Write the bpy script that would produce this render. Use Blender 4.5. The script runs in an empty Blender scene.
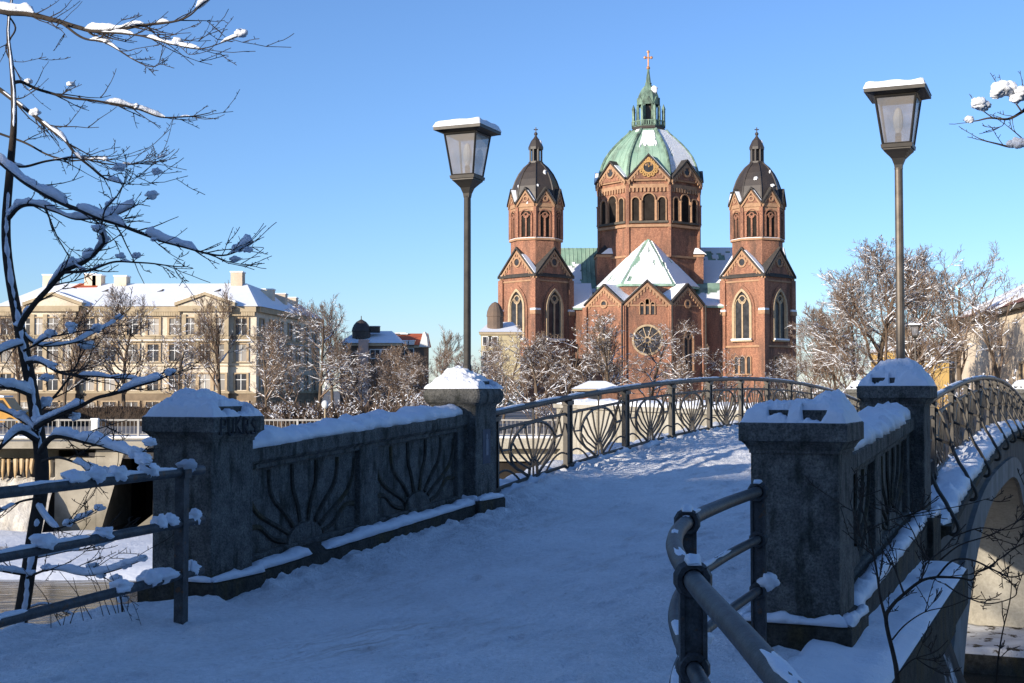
import bpy, math, random
from mathutils import Vector, Matrix, noise
R = math.radians
PI = math.pi
scene = bpy.context.scene
C = scene.collection

# ------------------------------------------------------------------ camera, sky, sun
F = 1318.0            # focal length in pixels of a 1024 px wide frame
PIT = 0.0372
TH = 0.4096           # the bridge axis runs this far to the right of the view
EYE = 1.6
cam_d = bpy.data.cameras.new('camera')
cam = bpy.data.objects.new('camera', cam_d)
C.objects.link(cam)
cam_d.sensor_width = 36.0
cam_d.lens = F / 1024 * 36.0
cam_d.clip_start = 0.05
cam_d.clip_end = 9000
cam.location = (0, 0, EYE)
cam.rotation_euler = (PI / 2 + PIT, 0, 0)
scene.camera = cam

SUN_AZ, SUN_EL = 226.5, 13.5      # clockwise from the view direction: behind and to the left
world = bpy.data.worlds.new('World')
scene.world = world
world.use_nodes = True
wn = world.node_tree.nodes
wl = world.node_tree.links
sky = wn.new('ShaderNodeTexSky')
sky.sky_type = 'NISHITA'
sky.sun_disc = False
sky.sun_elevation = R(SUN_EL)
sky.sun_rotation = R(SUN_AZ)
sky.altitude = 500
sky.air_density = 1.0
sky.dust_density = 0.4
sky.ozone_density = 5.0
bg = wn['Background']
bg.inputs['Strength'].default_value = 0.145
wb = wn.new('ShaderNodeMix'); wb.data_type = 'RGBA'; wb.blend_type = 'MULTIPLY'
wb.inputs[0].default_value = 1.0
wb.inputs[7].default_value = (1.01, 0.935, 0.985, 1)      # white balance of the daylight
wl.new(sky.outputs[0], wb.inputs[6]); wl.new(wb.outputs[2], bg.inputs['Color'])
sun_d = bpy.data.lights.new('sun', 'SUN')
sun_d.energy = 4.7
sun_d.angle = R(0.53)
sun_d.color = (1.0, 0.90, 0.76)
sun = bpy.data.objects.new('sun', sun_d)
C.objects.link(sun)
sdir = Vector((math.sin(R(SUN_AZ)) * math.cos(R(SUN_EL)), math.cos(R(SUN_AZ)) * math.cos(R(SUN_EL)), math.sin(R(SUN_EL))))
sun.rotation_euler = sdir.to_track_quat('Z', 'Y').to_euler()
sun.location = sdir * 200
scene.view_settings.view_transform = 'Standard'
scene.view_settings.look = 'None'
scene.view_settings.exposure = 0.58
scene.view_settings.gamma = 1.0
scene.cycles.max_bounces = 6
scene.cycles.diffuse_bounces = 3

# ------------------------------------------------------------------ helpers
def tag(o, label=None, cat=None, group=None, kind=None):
    if label: o['label'] = label
    if cat: o['category'] = cat
    if group: o['group'] = group
    if kind: o['kind'] = kind
    return o

def thing(name, label, cat, loc=(0, 0, 0), rz=0.0, group=None):
    o = bpy.data.objects.new(name, None)
    C.objects.link(o)
    o.location = loc
    o.rotation_euler = (0, 0, rz)
    o.empty_display_size = 0.3
    return tag(o, label, cat, group)

def copy_tree(o, parent=None):
    c = o.copy()
    C.objects.link(c)
    c.parent = parent
    for ch in list(o.children):
        copy_tree(ch, c)
    return c

def at(px, py, Y):
    """point at depth Y seen at pixel px, py"""
    a = (px - 512) / F
    b = (341.5 - py) / F
    yy = math.cos(PIT) - b * math.sin(PIT)
    zz = math.sin(PIT) + b * math.cos(PIT)
    t = Y / yy
    return Vector((a * t, Y, EYE + zz * t))

CU, CD = 4.0045, 8.537
PL = 4.723           # parapet length between pillar centres
def B(u, s, z=0.0):
    du, ds = u - CU, s + CD
    return Vector((du * math.cos(TH) + ds * math.sin(TH), -du * math.sin(TH) + ds * math.cos(TH), z))
def UB(x, y):
    return (x * math.cos(TH) - y * math.sin(TH) + CU, x * math.sin(TH) + y * math.cos(TH) - CD)
SM = PL + 14.0       # crown of the bridge
def deck(s):
    if s > SM: s = 2 * SM - s
    if s <= 0: return 0.0
    if s < PL: return 0.0521 * s
    return 0.816 - 0.00291 * (s - SM) ** 2

def nz(x, y, z=0.0): return noise.noise(Vector((x, y, z)))
def fbm(x, y, z=0.0, o=3):
    a, r, f = 0.5, 0.0, 1.0
    for _ in range(o):
        r += a * noise.noise(Vector((x * f, y * f, z + f * 7.1)))
        a *= 0.5; f *= 2.0
    return r

class MB:
    def __init__(self, fn=None):
        self.v = []; self.f = []; self.mi = []; self.m = 0; self.fn = fn
    def add(self, vs, fs):
        o = len(self.v)
        self.v.extend(tuple(p) for p in vs)
        for f in fs:
            self.f.append(tuple(i + o for i in f)); self.mi.append(self.m)
    def box(self, x0, x1, y0, y1, z0, z1, M=None):
        vs = [Vector((x, y, z)) for z in (z0, z1) for y in (y0, y1) for x in (x0, x1)]
        if M is not None: vs = [M @ p for p in vs]
        self.add(vs, [(0, 2, 3, 1), (4, 5, 7, 6), (0, 1, 5, 4), (2, 6, 7, 3), (0, 4, 6, 2), (1, 3, 7, 5)])
    def frustum(self, a0, b0, z0, a1, b1, z1, cx=0, cy=0, M=None):
        vs = [Vector((cx + sx * a, cy + sy * b, z)) for (a, b, z) in ((a0, b0, z0), (a1, b1, z1)) for sy in (-1, 1) for sx in (-1, 1)]
        if M is not None: vs = [M @ p for p in vs]
        self.add(vs, [(0, 2, 3, 1), (4, 5, 7, 6), (0, 1, 5, 4), (2, 6, 7, 3), (0, 4, 6, 2), (1, 3, 7, 5)])
    def tube(self, pts, rad, n=6, cap=True):
        pts = [Vector(p) for p in pts]
        k = len(pts)
        if not hasattr(rad, '__len__'): rad = [rad] * k
        vs = []; up = None
        for i in range(k):
            t = (pts[min(i + 1, k - 1)] - pts[max(i - 1, 0)])
            if t.length < 1e-9: t = Vector((0, 0, 1))
            t.normalize()
            if up is None:
                up = Vector((0, 0, 1)) if abs(t.z) < 0.9 else Vector((1, 0, 0))
            a = up - t * up.dot(t)
            if a.length < 1e-6: a = t.orthogonal()
            a.normalize(); b = t.cross(a); up = a
            for j in range(n):
                c = 2 * PI * j / n
                vs.append(pts[i] + (a * math.cos(c) + b * math.sin(c)) * rad[i])
        fs = []
        for i in range(k - 1):
            for j in range(n):
                fs.append((i * n + j, i * n + (j + 1) % n, (i + 1) * n + (j + 1) % n, (i + 1) * n + j))
        if cap and n > 2:
            fs.append(tuple(range(n - 1, -1, -1))); fs.append(tuple((k - 1) * n + j for j in range(n)))
        self.add(vs, fs)
    def lathe(self, prof, n=16, cx=0, cy=0, a0=0.0, M=None):
        """prof: list of (r, z); a0 turns the first corner"""
        vs = []
        for r, z in prof:
            for j in range(n):
                c = a0 + 2 * PI * j / n
                vs.append(Vector((cx + r * math.cos(c), cy + r * math.sin(c), z)))
        if M is not None: vs = [M @ p for p in vs]
        fs = []
        for i in range(len(prof) - 1):
            for j in range(n):
                fs.append((i * n + j, i * n + (j + 1) % n, (i + 1) * n + (j + 1) % n, (i + 1) * n + j))
        fs.append(tuple(range(n - 1, -1, -1))); fs.append(tuple((len(prof) - 1) * n + j for j in range(n)))
        self.add(vs, fs)
    def prism(self, poly, y0, y1, M=None, ymap=None):
        """poly in local x,z; extruded along local y from y0 to y1"""
        n = len(poly)
        vs = [Vector((x, y, z)) for y in (y0, y1) for (x, z) in poly]
        if M is not None: vs = [M @ p for p in vs]
        fs = [tuple(range(n)), tuple(range(2 * n - 1, n - 1, -1))]
        for i in range(n):
            j = (i + 1) % n
            fs.append((i, i + n, j + n, j))
        self.add(vs, fs)
    def ring(self, inner, outer, y0, y1, M=None, closed=False):
        """strip between two equally long outlines in local x,z, extruded y0..y1"""
        n = len(inner)
        vs = [Vector((x, y, z)) for y in (y0, y1) for L in (inner, outer) for (x, z) in L]
        if M is not None: vs = [M @ p for p in vs]
        fs = []
        m = n if closed else n - 1
        for i in range(m):
            j = (i + 1) % n
            fs.append((i, j, n + j, n + i))
            fs.append((2 * n + i, 3 * n + i, 3 * n + j, 2 * n + j))
            fs.append((i, 2 * n + i, 2 * n + j, j))
            fs.append((n + i, n + j, 3 * n + j, 3 * n + i))
        if not closed:
            fs.append((0, n, 3 * n, 2 * n)); fs.append((n - 1, 3 * n - 1, 4 * n - 1, 2 * n - 1))
        self.add(vs, fs)
    def sphere(self, c, rx, ry, rz, nu=8, nv=6, jit=0.0, rnd=None):
        vs = []; fs = []
        for i in range(nv + 1):
            p = PI * i / nv
            for j in range(nu):
                q = 2 * PI * j / nu
                d = Vector((math.sin(p) * math.cos(q), math.sin(p) * math.sin(q), math.cos(p)))
                k = 1.0
                if jit: k += jit * (noise.noise(d * 1.5 + Vector(c) * 9.3) * .8 + .35 * noise.noise(d * 4 + Vector(c) * 5.3))
                vs.append((c[0] + d.x * rx * k, c[1] + d.y * ry * k, c[2] + d.z * rz * k))
        for i in range(nv):
            for j in range(nu):
                fs.append((i * nu + j, (i + 1) * nu + j, (i + 1) * nu + (j + 1) % nu, i * nu + (j + 1) % nu))
        self.add(vs, fs)
    def build(self, name, mats, parent=None, smooth=False):
        me = bpy.data.meshes.new(name)
        vs = self.v
        if self.fn: vs = [self.fn(*p) for p in vs]
        me.from_pydata(vs, [], self.f)
        if not isinstance(mats, (list, tuple)): mats = [mats]
        for m in mats: me.materials.append(m)
        if len(mats) > 1: me.polygons.foreach_set('material_index', self.mi)
        if smooth: me.polygons.foreach_set('use_smooth', [True] * len(me.polygons))
        me.update()
        o = bpy.data.objects.new(name, me)
        C.objects.link(o)
        if parent: o.parent = parent
        return o

def bevel(o, w=0.014):
    m = o.modifiers.new('worn_edges', 'BEVEL'); m.width = w; m.segments = 2; m.limit_method = 'ANGLE'; m.angle_limit = R(40)
    return o

def fix(o):
    import bmesh
    bm = bmesh.new(); bm.from_mesh(o.data)
    bmesh.ops.recalc_face_normals(bm, faces=bm.faces[:])
    bm.to_mesh(o.data); bm.free()
    return o

# ------------------------------------------------------------------ materials
def mat(name, c1, c2=None, scale=3.0, rough=0.8, bump=0.0, bscale=None, metal=0.0, c3=None, scale3=0.6, stretch=(1, 1, 1), bdist=0.02, spec=0.3, lo=0.35, hi=0.65, lo3=0.45, hi3=0.7, stretch3=None, grain=0.0, gscale=70):
    m = bpy.data.materials.new(name); m.use_nodes = True
    nt = m.node_tree; N = nt.nodes; L = nt.links
    b = N['Principled BSDF']
    b.inputs['Roughness'].default_value = rough
    b.inputs['Metallic'].default_value = metal
    b.inputs['Specular IOR Level'].default_value = spec
    b.inputs['Base Color'].default_value = (*c1, 1)
    tc = N.new('ShaderNodeTexCoord'); mp = N.new('ShaderNodeMapping')
    mp.inputs['Scale'].default_value = stretch
    L.new(tc.outputs['Object'], mp.inputs['Vector'])
    tc_m = N.new('ShaderNodeMapping'); L.new(tc.outputs['Object'], tc_m.inputs['Vector'])
    mp3 = mp
    if stretch3:
        mp3 = N.new('ShaderNodeMapping'); mp3.inputs['Scale'].default_value = stretch3
        L.new(tc.outputs['Object'], mp3.inputs['Vector'])
    def nse(s, d=6.0, r=0.6, mp=mp):
        n = N.new('ShaderNodeTexNoise'); n.inputs['Scale'].default_value = s; n.inputs['Detail'].default_value = d
        n.inputs['Roughness'].default_value = r
        L.new(mp.outputs[0], n.inputs['Vector']); return n
    def rng(src, a, z):
        r = N.new('ShaderNodeMapRange'); r.inputs[1].default_value = a; r.inputs[2].default_value = z
        L.new(src, r.inputs[0]); return r
    last = None
    if c2 is not None:
        r = rng(nse(scale).outputs[0], lo, hi)
        x = N.new('ShaderNodeMix'); x.data_type = 'RGBA'
        x.inputs[6].default_value = (*c1, 1); x.inputs[7].default_value = (*c2, 1)
        L.new(r.outputs[0], x.inputs[0]); last = x.outputs[2]
    if c3 is not None:
        r = rng(nse(scale3, 7, 0.62, mp3).outputs[0], lo3, hi3)
        x = N.new('ShaderNodeMix'); x.data_type = 'RGBA'
        L.new(last, x.inputs[6]); x.inputs[7].default_value = (*c3, 1)
        L.new(r.outputs[0], x.inputs[0]); last = x.outputs[2]
    if grain and last is not None:
        r = rng(nse(gscale, 3, 0.7, tc_m).outputs[0], 0.32, 0.68)
        r.inputs[3].default_value = 1 - grain; r.inputs[4].default_value = 1 + grain
        x = N.new('ShaderNodeMix'); x.data_type = 'RGBA'; x.blend_type = 'MULTIPLY'; x.inputs[0].default_value = 1.0
        L.new(last, x.inputs[6]); L.new(r.outputs[0], x.inputs[7]); last = x.outputs[2]
    if last is not None: L.new(last, b.inputs['Base Color'])
    if bump:
        bp = N.new('ShaderNodeBump'); bp.inputs['Strength'].default_value = bump; bp.inputs['Distance'].default_value = bdist
        L.new(nse(bscale or scale * 3, 8, 0.65).outputs[0], bp.inputs['Height']); L.new(bp.outputs[0], b.inputs['Normal'])
    m['nodes_last'] = 0
    return m

def frosted(name, c1, c2):
    # twigs with rime and snow clinging to their upper sides
    m = mat(name, c1, c2, 0.5, 0.95)
    nt = m.node_tree; N = nt.nodes; L = nt.links
    b = N['Principled BSDF']; src = b.inputs['Base Color'].links[0].from_socket
    g = N.new('ShaderNodeNewGeometry'); s = N.new('ShaderNodeSeparateXYZ'); L.new(g.outputs['True Normal'], s.inputs[0])
    r = N.new('ShaderNodeMapRange'); r.inputs[1].default_value = 0.45; r.inputs[2].default_value = 0.7; L.new(s.outputs[2], r.inputs[0])
    n = N.new('ShaderNodeTexNoise'); n.inputs['Scale'].default_value = 1.1; n.inputs['Detail'].default_value = 4
    tc = N.new('ShaderNodeTexCoord'); L.new(tc.outputs['Object'], n.inputs['Vector'])
    q = N.new('ShaderNodeMapRange'); q.inputs[1].default_value = 0.42; q.inputs[2].default_value = 0.58; q.inputs[4].default_value = 0.85; L.new(n.outputs[0], q.inputs[0])
    mu = N.new('ShaderNodeMath'); mu.operation = 'MULTIPLY'; L.new(r.outputs[0], mu.inputs[0]); L.new(q.outputs[0], mu.inputs[1])
    x = N.new('ShaderNodeMix'); x.data_type = 'RGBA'; L.new(mu.outputs[0], x.inputs[0]); L.new(src, x.inputs[6]); x.inputs[7].default_value = (0.78, 0.79, 0.8, 1)
    L.new(x.outputs[2], b.inputs['Base Color'])
    return m

SNOW = (0.84, 0.86, 0.89)
M = {}
M['snow'] = mat('snow', SNOW, (0.78, 0.81, 0.86), 4, 0.65, 0.6, 22, bdist=0.03)
M['snow_far'] = mat('snow_far', SNOW, (0.80, 0.82, 0.86), 0.8, 0.7)
M['concrete'] = mat('weathered_concrete', (0.165, 0.158, 0.138), (0.085, 0.083, 0.075), 9, 0.92, 1.0, 38, c3=(0.034, 0.036, 0.028), scale3=9, bdist=0.02, lo3=0.50, hi3=0.66, stretch3=(1, 1, 0.3), grain=0.5, gscale=75)
M['concrete_dark'] = mat('mossy_concrete', (0.075, 0.07, 0.058), (0.028, 0.027, 0.021), 7, 0.92, 1.0, 30, c3=(0.075, 0.06, 0.03), scale3=2.4, bdist=0.02, lo3=.5, hi3=.62, stretch3=(1, 1, .3), grain=.4, gscale=50)
M['concrete_pale'] = mat('pale_concrete', (0.46, 0.43, 0.36), (0.36, 0.33, 0.27), 1.2, 0.9, 0.3, 10, c3=(0.25, 0.225, 0.175), scale3=0.6, stretch3=(1, 1, .25), grain=.15, gscale=12)
M['arch'] = mat('arch_concrete', (0.26, 0.265, 0.26), (0.2, 0.2, 0.195), 2.2, 0.9, 0.3, 20, c3=(0.13, 0.13, 0.12), scale3=0.9)
M['spandrel'] = mat('spandrel_concrete', (0.13, 0.13, 0.125), (0.09, 0.09, 0.085), 2.2, 0.9, 0.3, 20, c3=(0.05, 0.05, 0.045), scale3=0.9)
M['iron'] = mat('painted_iron', (0.088, 0.078, 0.064), (0.058, 0.052, 0.045), 8, 0.55, 0.2, 40, metal=0.2, bdist=0.003)
M['pipe'] = mat('pipe_paint', (0.075, 0.08, 0.082), (0.04, 0.041, 0.042), 18, 0.55, 0.5, 70, metal=0.2, bdist=0.003, c3=(0.10, 0.06, 0.035), scale3=14, lo3=.60, hi3=.66, grain=.3, gscale=120)
M['lamp_metal'] = mat('lamp_bronze', (0.16, 0.135, 0.11), (0.10, 0.085, 0.07), 9, 0.5, 0.1, 30, metal=0.5, bdist=0.002)
M['lamp_dark'] = mat('lamp_dark_metal', (0.035, 0.033, 0.03), (0.05, 0.045, 0.04), 9, 0.5, metal=0.4)
M['bark'] = mat('bark', (0.055, 0.042, 0.032), (0.03, 0.024, 0.02), 14, 0.95, 0.6, 40, bdist=0.01)
M['bark_far'] = mat('bark_far', (0.13, 0.095, 0.065), (0.075, 0.056, 0.04), 1.5, 0.95)
M['twig_far'] = frosted('frosted_twigs', (0.21, 0.145, 0.10), (0.14, 0.098, 0.07))
M['brick'] = mat('red_brick', (0.375, 0.182, 0.112), (0.255, 0.118, 0.077), 3.0, 0.9, 0.6, 5, c3=(0.135, 0.078, 0.057), scale3=0.55, bdist=0.06, lo3=0.43, hi3=0.68, stretch3=(1, 1, 0.3), grain=0.42, gscale=7)
M['brick_light'] = mat('light_stone_trim', (0.42, 0.26, 0.155), (0.32, 0.185, 0.11), 1.5, 0.9)
M['stone'] = mat('sand_stone', (0.50, 0.38, 0.24), (0.38, 0.28, 0.18), 1.5, 0.9)
M['stone_dark'] = mat('grey_stone', (0.12, 0.105, 0.085), (0.08, 0.07, 0.06), 1.5, 0.9)
M['glass_dark'] = mat('dark_window_glass', (0.025, 0.027, 0.032), (0.06, 0.06, 0.065), 0.9, 0.3, spec=0.2)
M['copper'] = mat('green_copper', (0.30, 0.43, 0.33), (0.21, 0.34, 0.26), 0.6, 0.6, 0.2, 3, c3=(0.095, 0.13, 0.10), scale3=0.45, stretch=(1, 1, 0.25), lo3=0.48, hi3=0.78, bdist=0.05)
M['copper_worn'] = mat('stained_copper', (0.22, 0.33, 0.25), (0.09, 0.14, 0.11), 1.4, 0.6, 0.3, 5, c3=(0.04, 0.05, 0.04), scale3=1.0, stretch=(1, 1, 0.5), bdist=0.05)
M['copper_dark'] = mat('dark_copper', (0.055, 0.043, 0.036), (0.038, 0.032, 0.03), 0.8, 0.5, spec=0.4, stretch=(1, 1, 0.3))
M['slate'] = mat('dark_slate', (0.06, 0.055, 0.05), (0.04, 0.036, 0.034), 2, 0.8)
M['gold'] = mat('gilding', (0.55, 0.33, 0.12), (0.42, 0.24, 0.09), 2, 0.45, metal=0.4)
M['plaster'] = mat('cream_plaster', (0.72, 0.64, 0.51), (0.63, 0.55, 0.43), 0.35, 0.9, c3=(0.48, 0.41, 0.32), scale3=0.3, stretch3=(1, 1, .3), grain=.12, gscale=3)
M['plaster_dark'] = mat('brown_rusticated_stone', (0.27, 0.20, 0.13), (0.18, 0.135, 0.09), 0.6, 0.9, 0.4, 2.0, bdist=0.1)
M['trim'] = mat('ochre_trim', (0.46, 0.37, 0.25), (0.36, 0.29, 0.19), 0.8, 0.9)
M['plaster_pale'] = mat('pale_plaster', (0.76, 0.64, 0.49), (0.66, 0.55, 0.41), 0.25, 0.9, c3=(0.44, 0.34, 0.25), scale3=0.12)
M['yellow'] = mat('yellow_plaster', (0.62, 0.40, 0.13), (0.52, 0.34, 0.12), 0.3, 0.9)
M['yellow_pale'] = mat('pale_yellow_plaster', (0.52, 0.44, 0.27), (0.44, 0.37, 0.23), 0.3, 0.9)
M['pink'] = mat('pinkish_plaster', (0.58, 0.42, 0.36), (0.50, 0.36, 0.31), 0.5, 0.9)
M['house_dark'] = mat('brown_plaster', (0.17, 0.12, 0.09), (0.12, 0.09, 0.07), 0.5, 0.9)
M['tile'] = mat('red_tile', (0.50, 0.12, 0.05), (0.38, 0.09, 0.045), 0.8, 0.8)
M['white'] = mat('white_paint', (0.72, 0.72, 0.70), (0.62, 0.62, 0.6), 1, 0.7)
M['grey_wall'] = mat('museum_plaster', (0.42, 0.39, 0.33), (0.36, 0.33, 0.28), 0.4, 0.9)
M['soil'] = mat('frozen_soil', (0.06, 0.05, 0.04), (0.035, 0.03, 0.025), 1.5, 0.95, 0.5, 6, c3=(0.55, 0.57, 0.6), scale3=1.1, bdist=0.1, lo3=0.55, hi3=0.62)
M['opening'] = mat('dark_belfry_opening', (0.022, 0.018, 0.016), (0.035, 0.03, 0.026), 1, 0.95, spec=0.05)
M['graffiti'] = mat('black_marker', (0.02, 0.02, 0.024), (0.05, 0.05, 0.05), 22, 0.6)
M['paper'] = mat('faded_poster', (0.07, 0.085, 0.11), (0.05, 0.06, 0.085), 20, 0.7)
M['paper_light'] = mat('poster_figure', (0.24, 0.24, 0.26), (0.18, 0.18, 0.2), 30, 0.7)

# frosted lantern glass
m = bpy.data.materials.new('frosted_glass'); m.use_nodes = True
nt = m.node_tree; N = nt.nodes; L = nt.links
b = N['Principled BSDF']; b.inputs['Roughness'].default_value = 0.35
nn = N.new('ShaderNodeTexNoise'); nn.inputs['Scale'].default_value = 5; nn.inputs['Detail'].default_value = 3
rmp = N.new('ShaderNodeMapRange'); rmp.inputs[1].default_value = .35; rmp.inputs[2].default_value = .65
mx = N.new('ShaderNodeMix'); mx.data_type = 'RGBA'
mx.inputs[6].default_value = (0.19, 0.20, 0.225, 1); mx.inputs[7].default_value = (0.42, 0.37, 0.33, 1)
tc = N.new('ShaderNodeTexCoord'); L.new(tc.outputs['Object'], nn.inputs['Vector'])
L.new(nn.outputs[0], rmp.inputs[0]); L.new(rmp.outputs[0], mx.inputs[0]); L.new(mx.outputs[2], b.inputs['Base Color'])
tr = N.new('ShaderNodeBsdfTranslucent'); tr.inputs['Color'].default_value = (0.55, 0.56, 0.6, 1)
ms = N.new('ShaderNodeMixShader'); ms.inputs[0].default_value = 0.35
L.new(b.outputs[0], ms.inputs[1]); L.new(tr.outputs[0], ms.inputs[2]); tp = N.new('ShaderNodeBsdfTransparent'); tp.inputs['Color'].default_value = (.9, .92, .95, 1)
m2 = N.new('ShaderNodeMixShader'); rm = N.new('ShaderNodeMapRange'); rm.inputs[1].default_value = .35; rm.inputs[2].default_value = .7; rm.inputs[3].default_value = .30; rm.inputs[4].default_value = .52
L.new(nn.outputs[0], rm.inputs[0]); L.new(rm.outputs[0], m2.inputs[0]); L.new(ms.outputs[0], m2.inputs[1]); L.new(tp.outputs[0], m2.inputs[2])
L.new(m2.outputs[0], N['Material Output'].inputs['Surface'])
M['frost'] = m

# path snow: trodden, with dirty streaks along the walking line
def snow_path_material():
    m = bpy.data.materials.new('trodden_snow'); m.use_nodes = True
    nt = m.node_tree; N = nt.nodes; L = nt.links
    b = N['Principled BSDF']; b.inputs['Roughness'].default_value = 0.62; b.inputs['Specular IOR Level'].default_value = 0.25
    tc = N.new('ShaderNodeTexCoord')
    def nse(s, d, st=(1, 1, 1), r=0.6):
        mp = N.new('ShaderNodeMapping'); mp.inputs['Scale'].default_value = st
        L.new(tc.outputs['Object'], mp.inputs['Vector'])
        n = N.new('ShaderNodeTexNoise'); n.inputs['Scale'].default_value = s; n.inputs['Detail'].default_value = d; n.inputs['Roughness'].default_value = r
        L.new(mp.outputs[0], n.inputs['Vector']); return n.outputs[0]
    def rng(src, a, z):
        r = N.new('ShaderNodeMapRange'); r.inputs[1].default_value = a; r.inputs[2].default_value = z
        L.new(src, r.inputs[0]); return r.outputs[0]
    def mul(a, c):
        n = N.new('ShaderNodeMath'); n.operation = 'MULTIPLY'; L.new(a, n.inputs[0])
        if isinstance(c, float): n.inputs[1].default_value = c
        else: L.new(c, n.inputs[1])
        return n.outputs[0]
    # dirt streaks only on the walked middle of the path
    sep = N.new('ShaderNodeSeparateXYZ'); L.new(tc.outputs['Object'], sep.inputs[0])
    streak = rng(nse(2.3, 7, (3.2, 0.6, 1), 0.72), 0.50, 0.66)
    patch = rng(nse(0.7, 3), 0.44, 0.58)
    ab = N.new('ShaderNodeMath'); ab.operation = 'ABSOLUTE'
    sh = N.new('ShaderNodeMath'); sh.operation = 'ADD'; sh.inputs[1].default_value = 0.25
    L.new(sep.outputs[0], sh.inputs[0]); L.new(sh.outputs[0], ab.inputs[0])
    lane = rng(ab.outputs[0], 2.4, 0.9)
    d = mul(mul(mul(streak, patch), lane), 0.30)
    # two scraped brown streaks where the grit shows through, in front of the left parapet
    mpr = N.new('ShaderNodeMapping'); mpr.inputs['Location'].default_value = (0.22, 1.05, 0); L.new(tc.outputs['Object'], mpr.inputs['Vector'])
    rot = N.new('ShaderNodeMapping'); rot.inputs['Rotation'].default_value = (0, 0, R(15)); L.new(mpr.outputs[0], rot.inputs['Vector'])
    sc = N.new('ShaderNodeMapping'); sc.inputs['Scale'].default_value = (1.9, 0.62, 0); L.new(rot.outputs[0], sc.inputs['Vector'])
    ln = N.new('ShaderNodeVectorMath'); ln.operation = 'LENGTH'; L.new(sc.outputs[0], ln.inputs[0])
    spot = rng(ln.outputs['Value'], 1.0, 0.35)
    st2 = N.new('ShaderNodeMapping'); st2.inputs['Scale'].default_value = (9, 0.9, 1); L.new(rot.outputs[0], st2.inputs['Vector'])
    n2 = N.new('ShaderNodeTexNoise'); n2.inputs['Scale'].default_value = 1.6; n2.inputs['Detail'].default_value = 7; n2.inputs['Roughness'].default_value = .7; L.new(st2.outputs[0], n2.inputs['Vector'])
    d2 = mul(mul(spot, rng(n2.outputs[0], 0.48, 0.66)), 0.62)
    mxx = N.new('ShaderNodeMath'); mxx.operation = 'MAXIMUM'; L.new(d, mxx.inputs[0]); L.new(d2, mxx.inputs[1]); d = mxx.outputs[0]
    x = N.new('ShaderNodeMix'); x.data_type = 'RGBA'
    base = N.new('ShaderNodeMix'); base.data_type = 'RGBA'
    base.inputs[6].default_value = (0.90, 0.90, 0.90, 1); base.inputs[7].default_value = (0.77, 0.775, 0.78, 1)
    L.new(rng(nse(1.3, 6), 0.4, 0.68), base.inputs[0])
    L.new(base.outputs[2], x.inputs[6]); x.inputs[7].default_value = (0.34, 0.25, 0.18, 1)
    L.new(d, x.inputs[0])
    gf = N.new('ShaderNodeMapRange'); gf.inputs[1].default_value = .3; gf.inputs[2].default_value = .7; gf.inputs[3].default_value = .84; gf.inputs[4].default_value = 1.1
    L.new(nse(26, 6, (1, .8, 1), .75), gf.inputs[0])
    xg = N.new('ShaderNodeMix'); xg.data_type = 'RGBA'; xg.blend_type = 'MULTIPLY'; xg.inputs[0].default_value = 1
    L.new(x.outputs[2], xg.inputs[6]); L.new(gf.outputs[0], xg.inputs[7]); x = xg
    # grit specks
    gr = rng(nse(30, 3), 0.66, 0.72)
    x2 = N.new('ShaderNodeMix'); x2.data_type = 'RGBA'
    L.new(x.outputs[2], x2.inputs[6]); x2.inputs[7].default_value = (0.32, 0.28, 0.25, 1)
    L.new(mul(gr, 0.5), x2.inputs[0])
    L.new(x2.outputs[2], b.inputs['Base Color'])
    bp = N.new('ShaderNodeBump'); bp.inputs['Strength'].default_value = 1.0; bp.inputs['Distance'].default_value = 0.045
    ad = N.new('ShaderNodeMath'); ad.operation = 'ADD'
    L.new(nse(14, 7, (1, 0.8, 1)), ad.inputs[0]); L.new(mul(nse(45, 4), 0.5), ad.inputs[1])
    L.new(ad.outputs[0], bp.inputs['Height']); L.new(bp.outputs[0], b.inputs['Normal'])
    return m
M['path'] = snow_path_material()

def water_material():
    m = bpy.data.materials.new('river_water'); m.use_nodes = True
    nt = m.node_tree; N = nt.nodes; L = nt.links
    b = N['Principled BSDF']
    b.inputs['Base Color'].default_value = (0.060, 0.050, 0.036, 1)
    b.inputs['Roughness'].default_value = 0.12
    b.inputs['IOR'].default_value = 1.33
    tc = N.new('ShaderNodeTexCoord'); mp = N.new('ShaderNodeMapping'); mp.inputs['Scale'].default_value = (0.5, 1.4, 1)
    n = N.new('ShaderNodeTexNoise'); n.inputs['Scale'].default_value = 1.6; n.inputs['Detail'].default_value = 5
    L.new(tc.outputs['Object'], mp.inputs[0]); L.new(mp.outputs[0], n.inputs['Vector'])
    bp = N.new('ShaderNodeBump'); bp.inputs['Strength'].default_value = 0.35; bp.inputs['Distance'].default_value = 0.08
    L.new(n.outputs[0], bp.inputs['Height']); L.new(bp.outputs[0], b.inputs['Normal'])
    return m
M['water'] = water_material()

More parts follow.
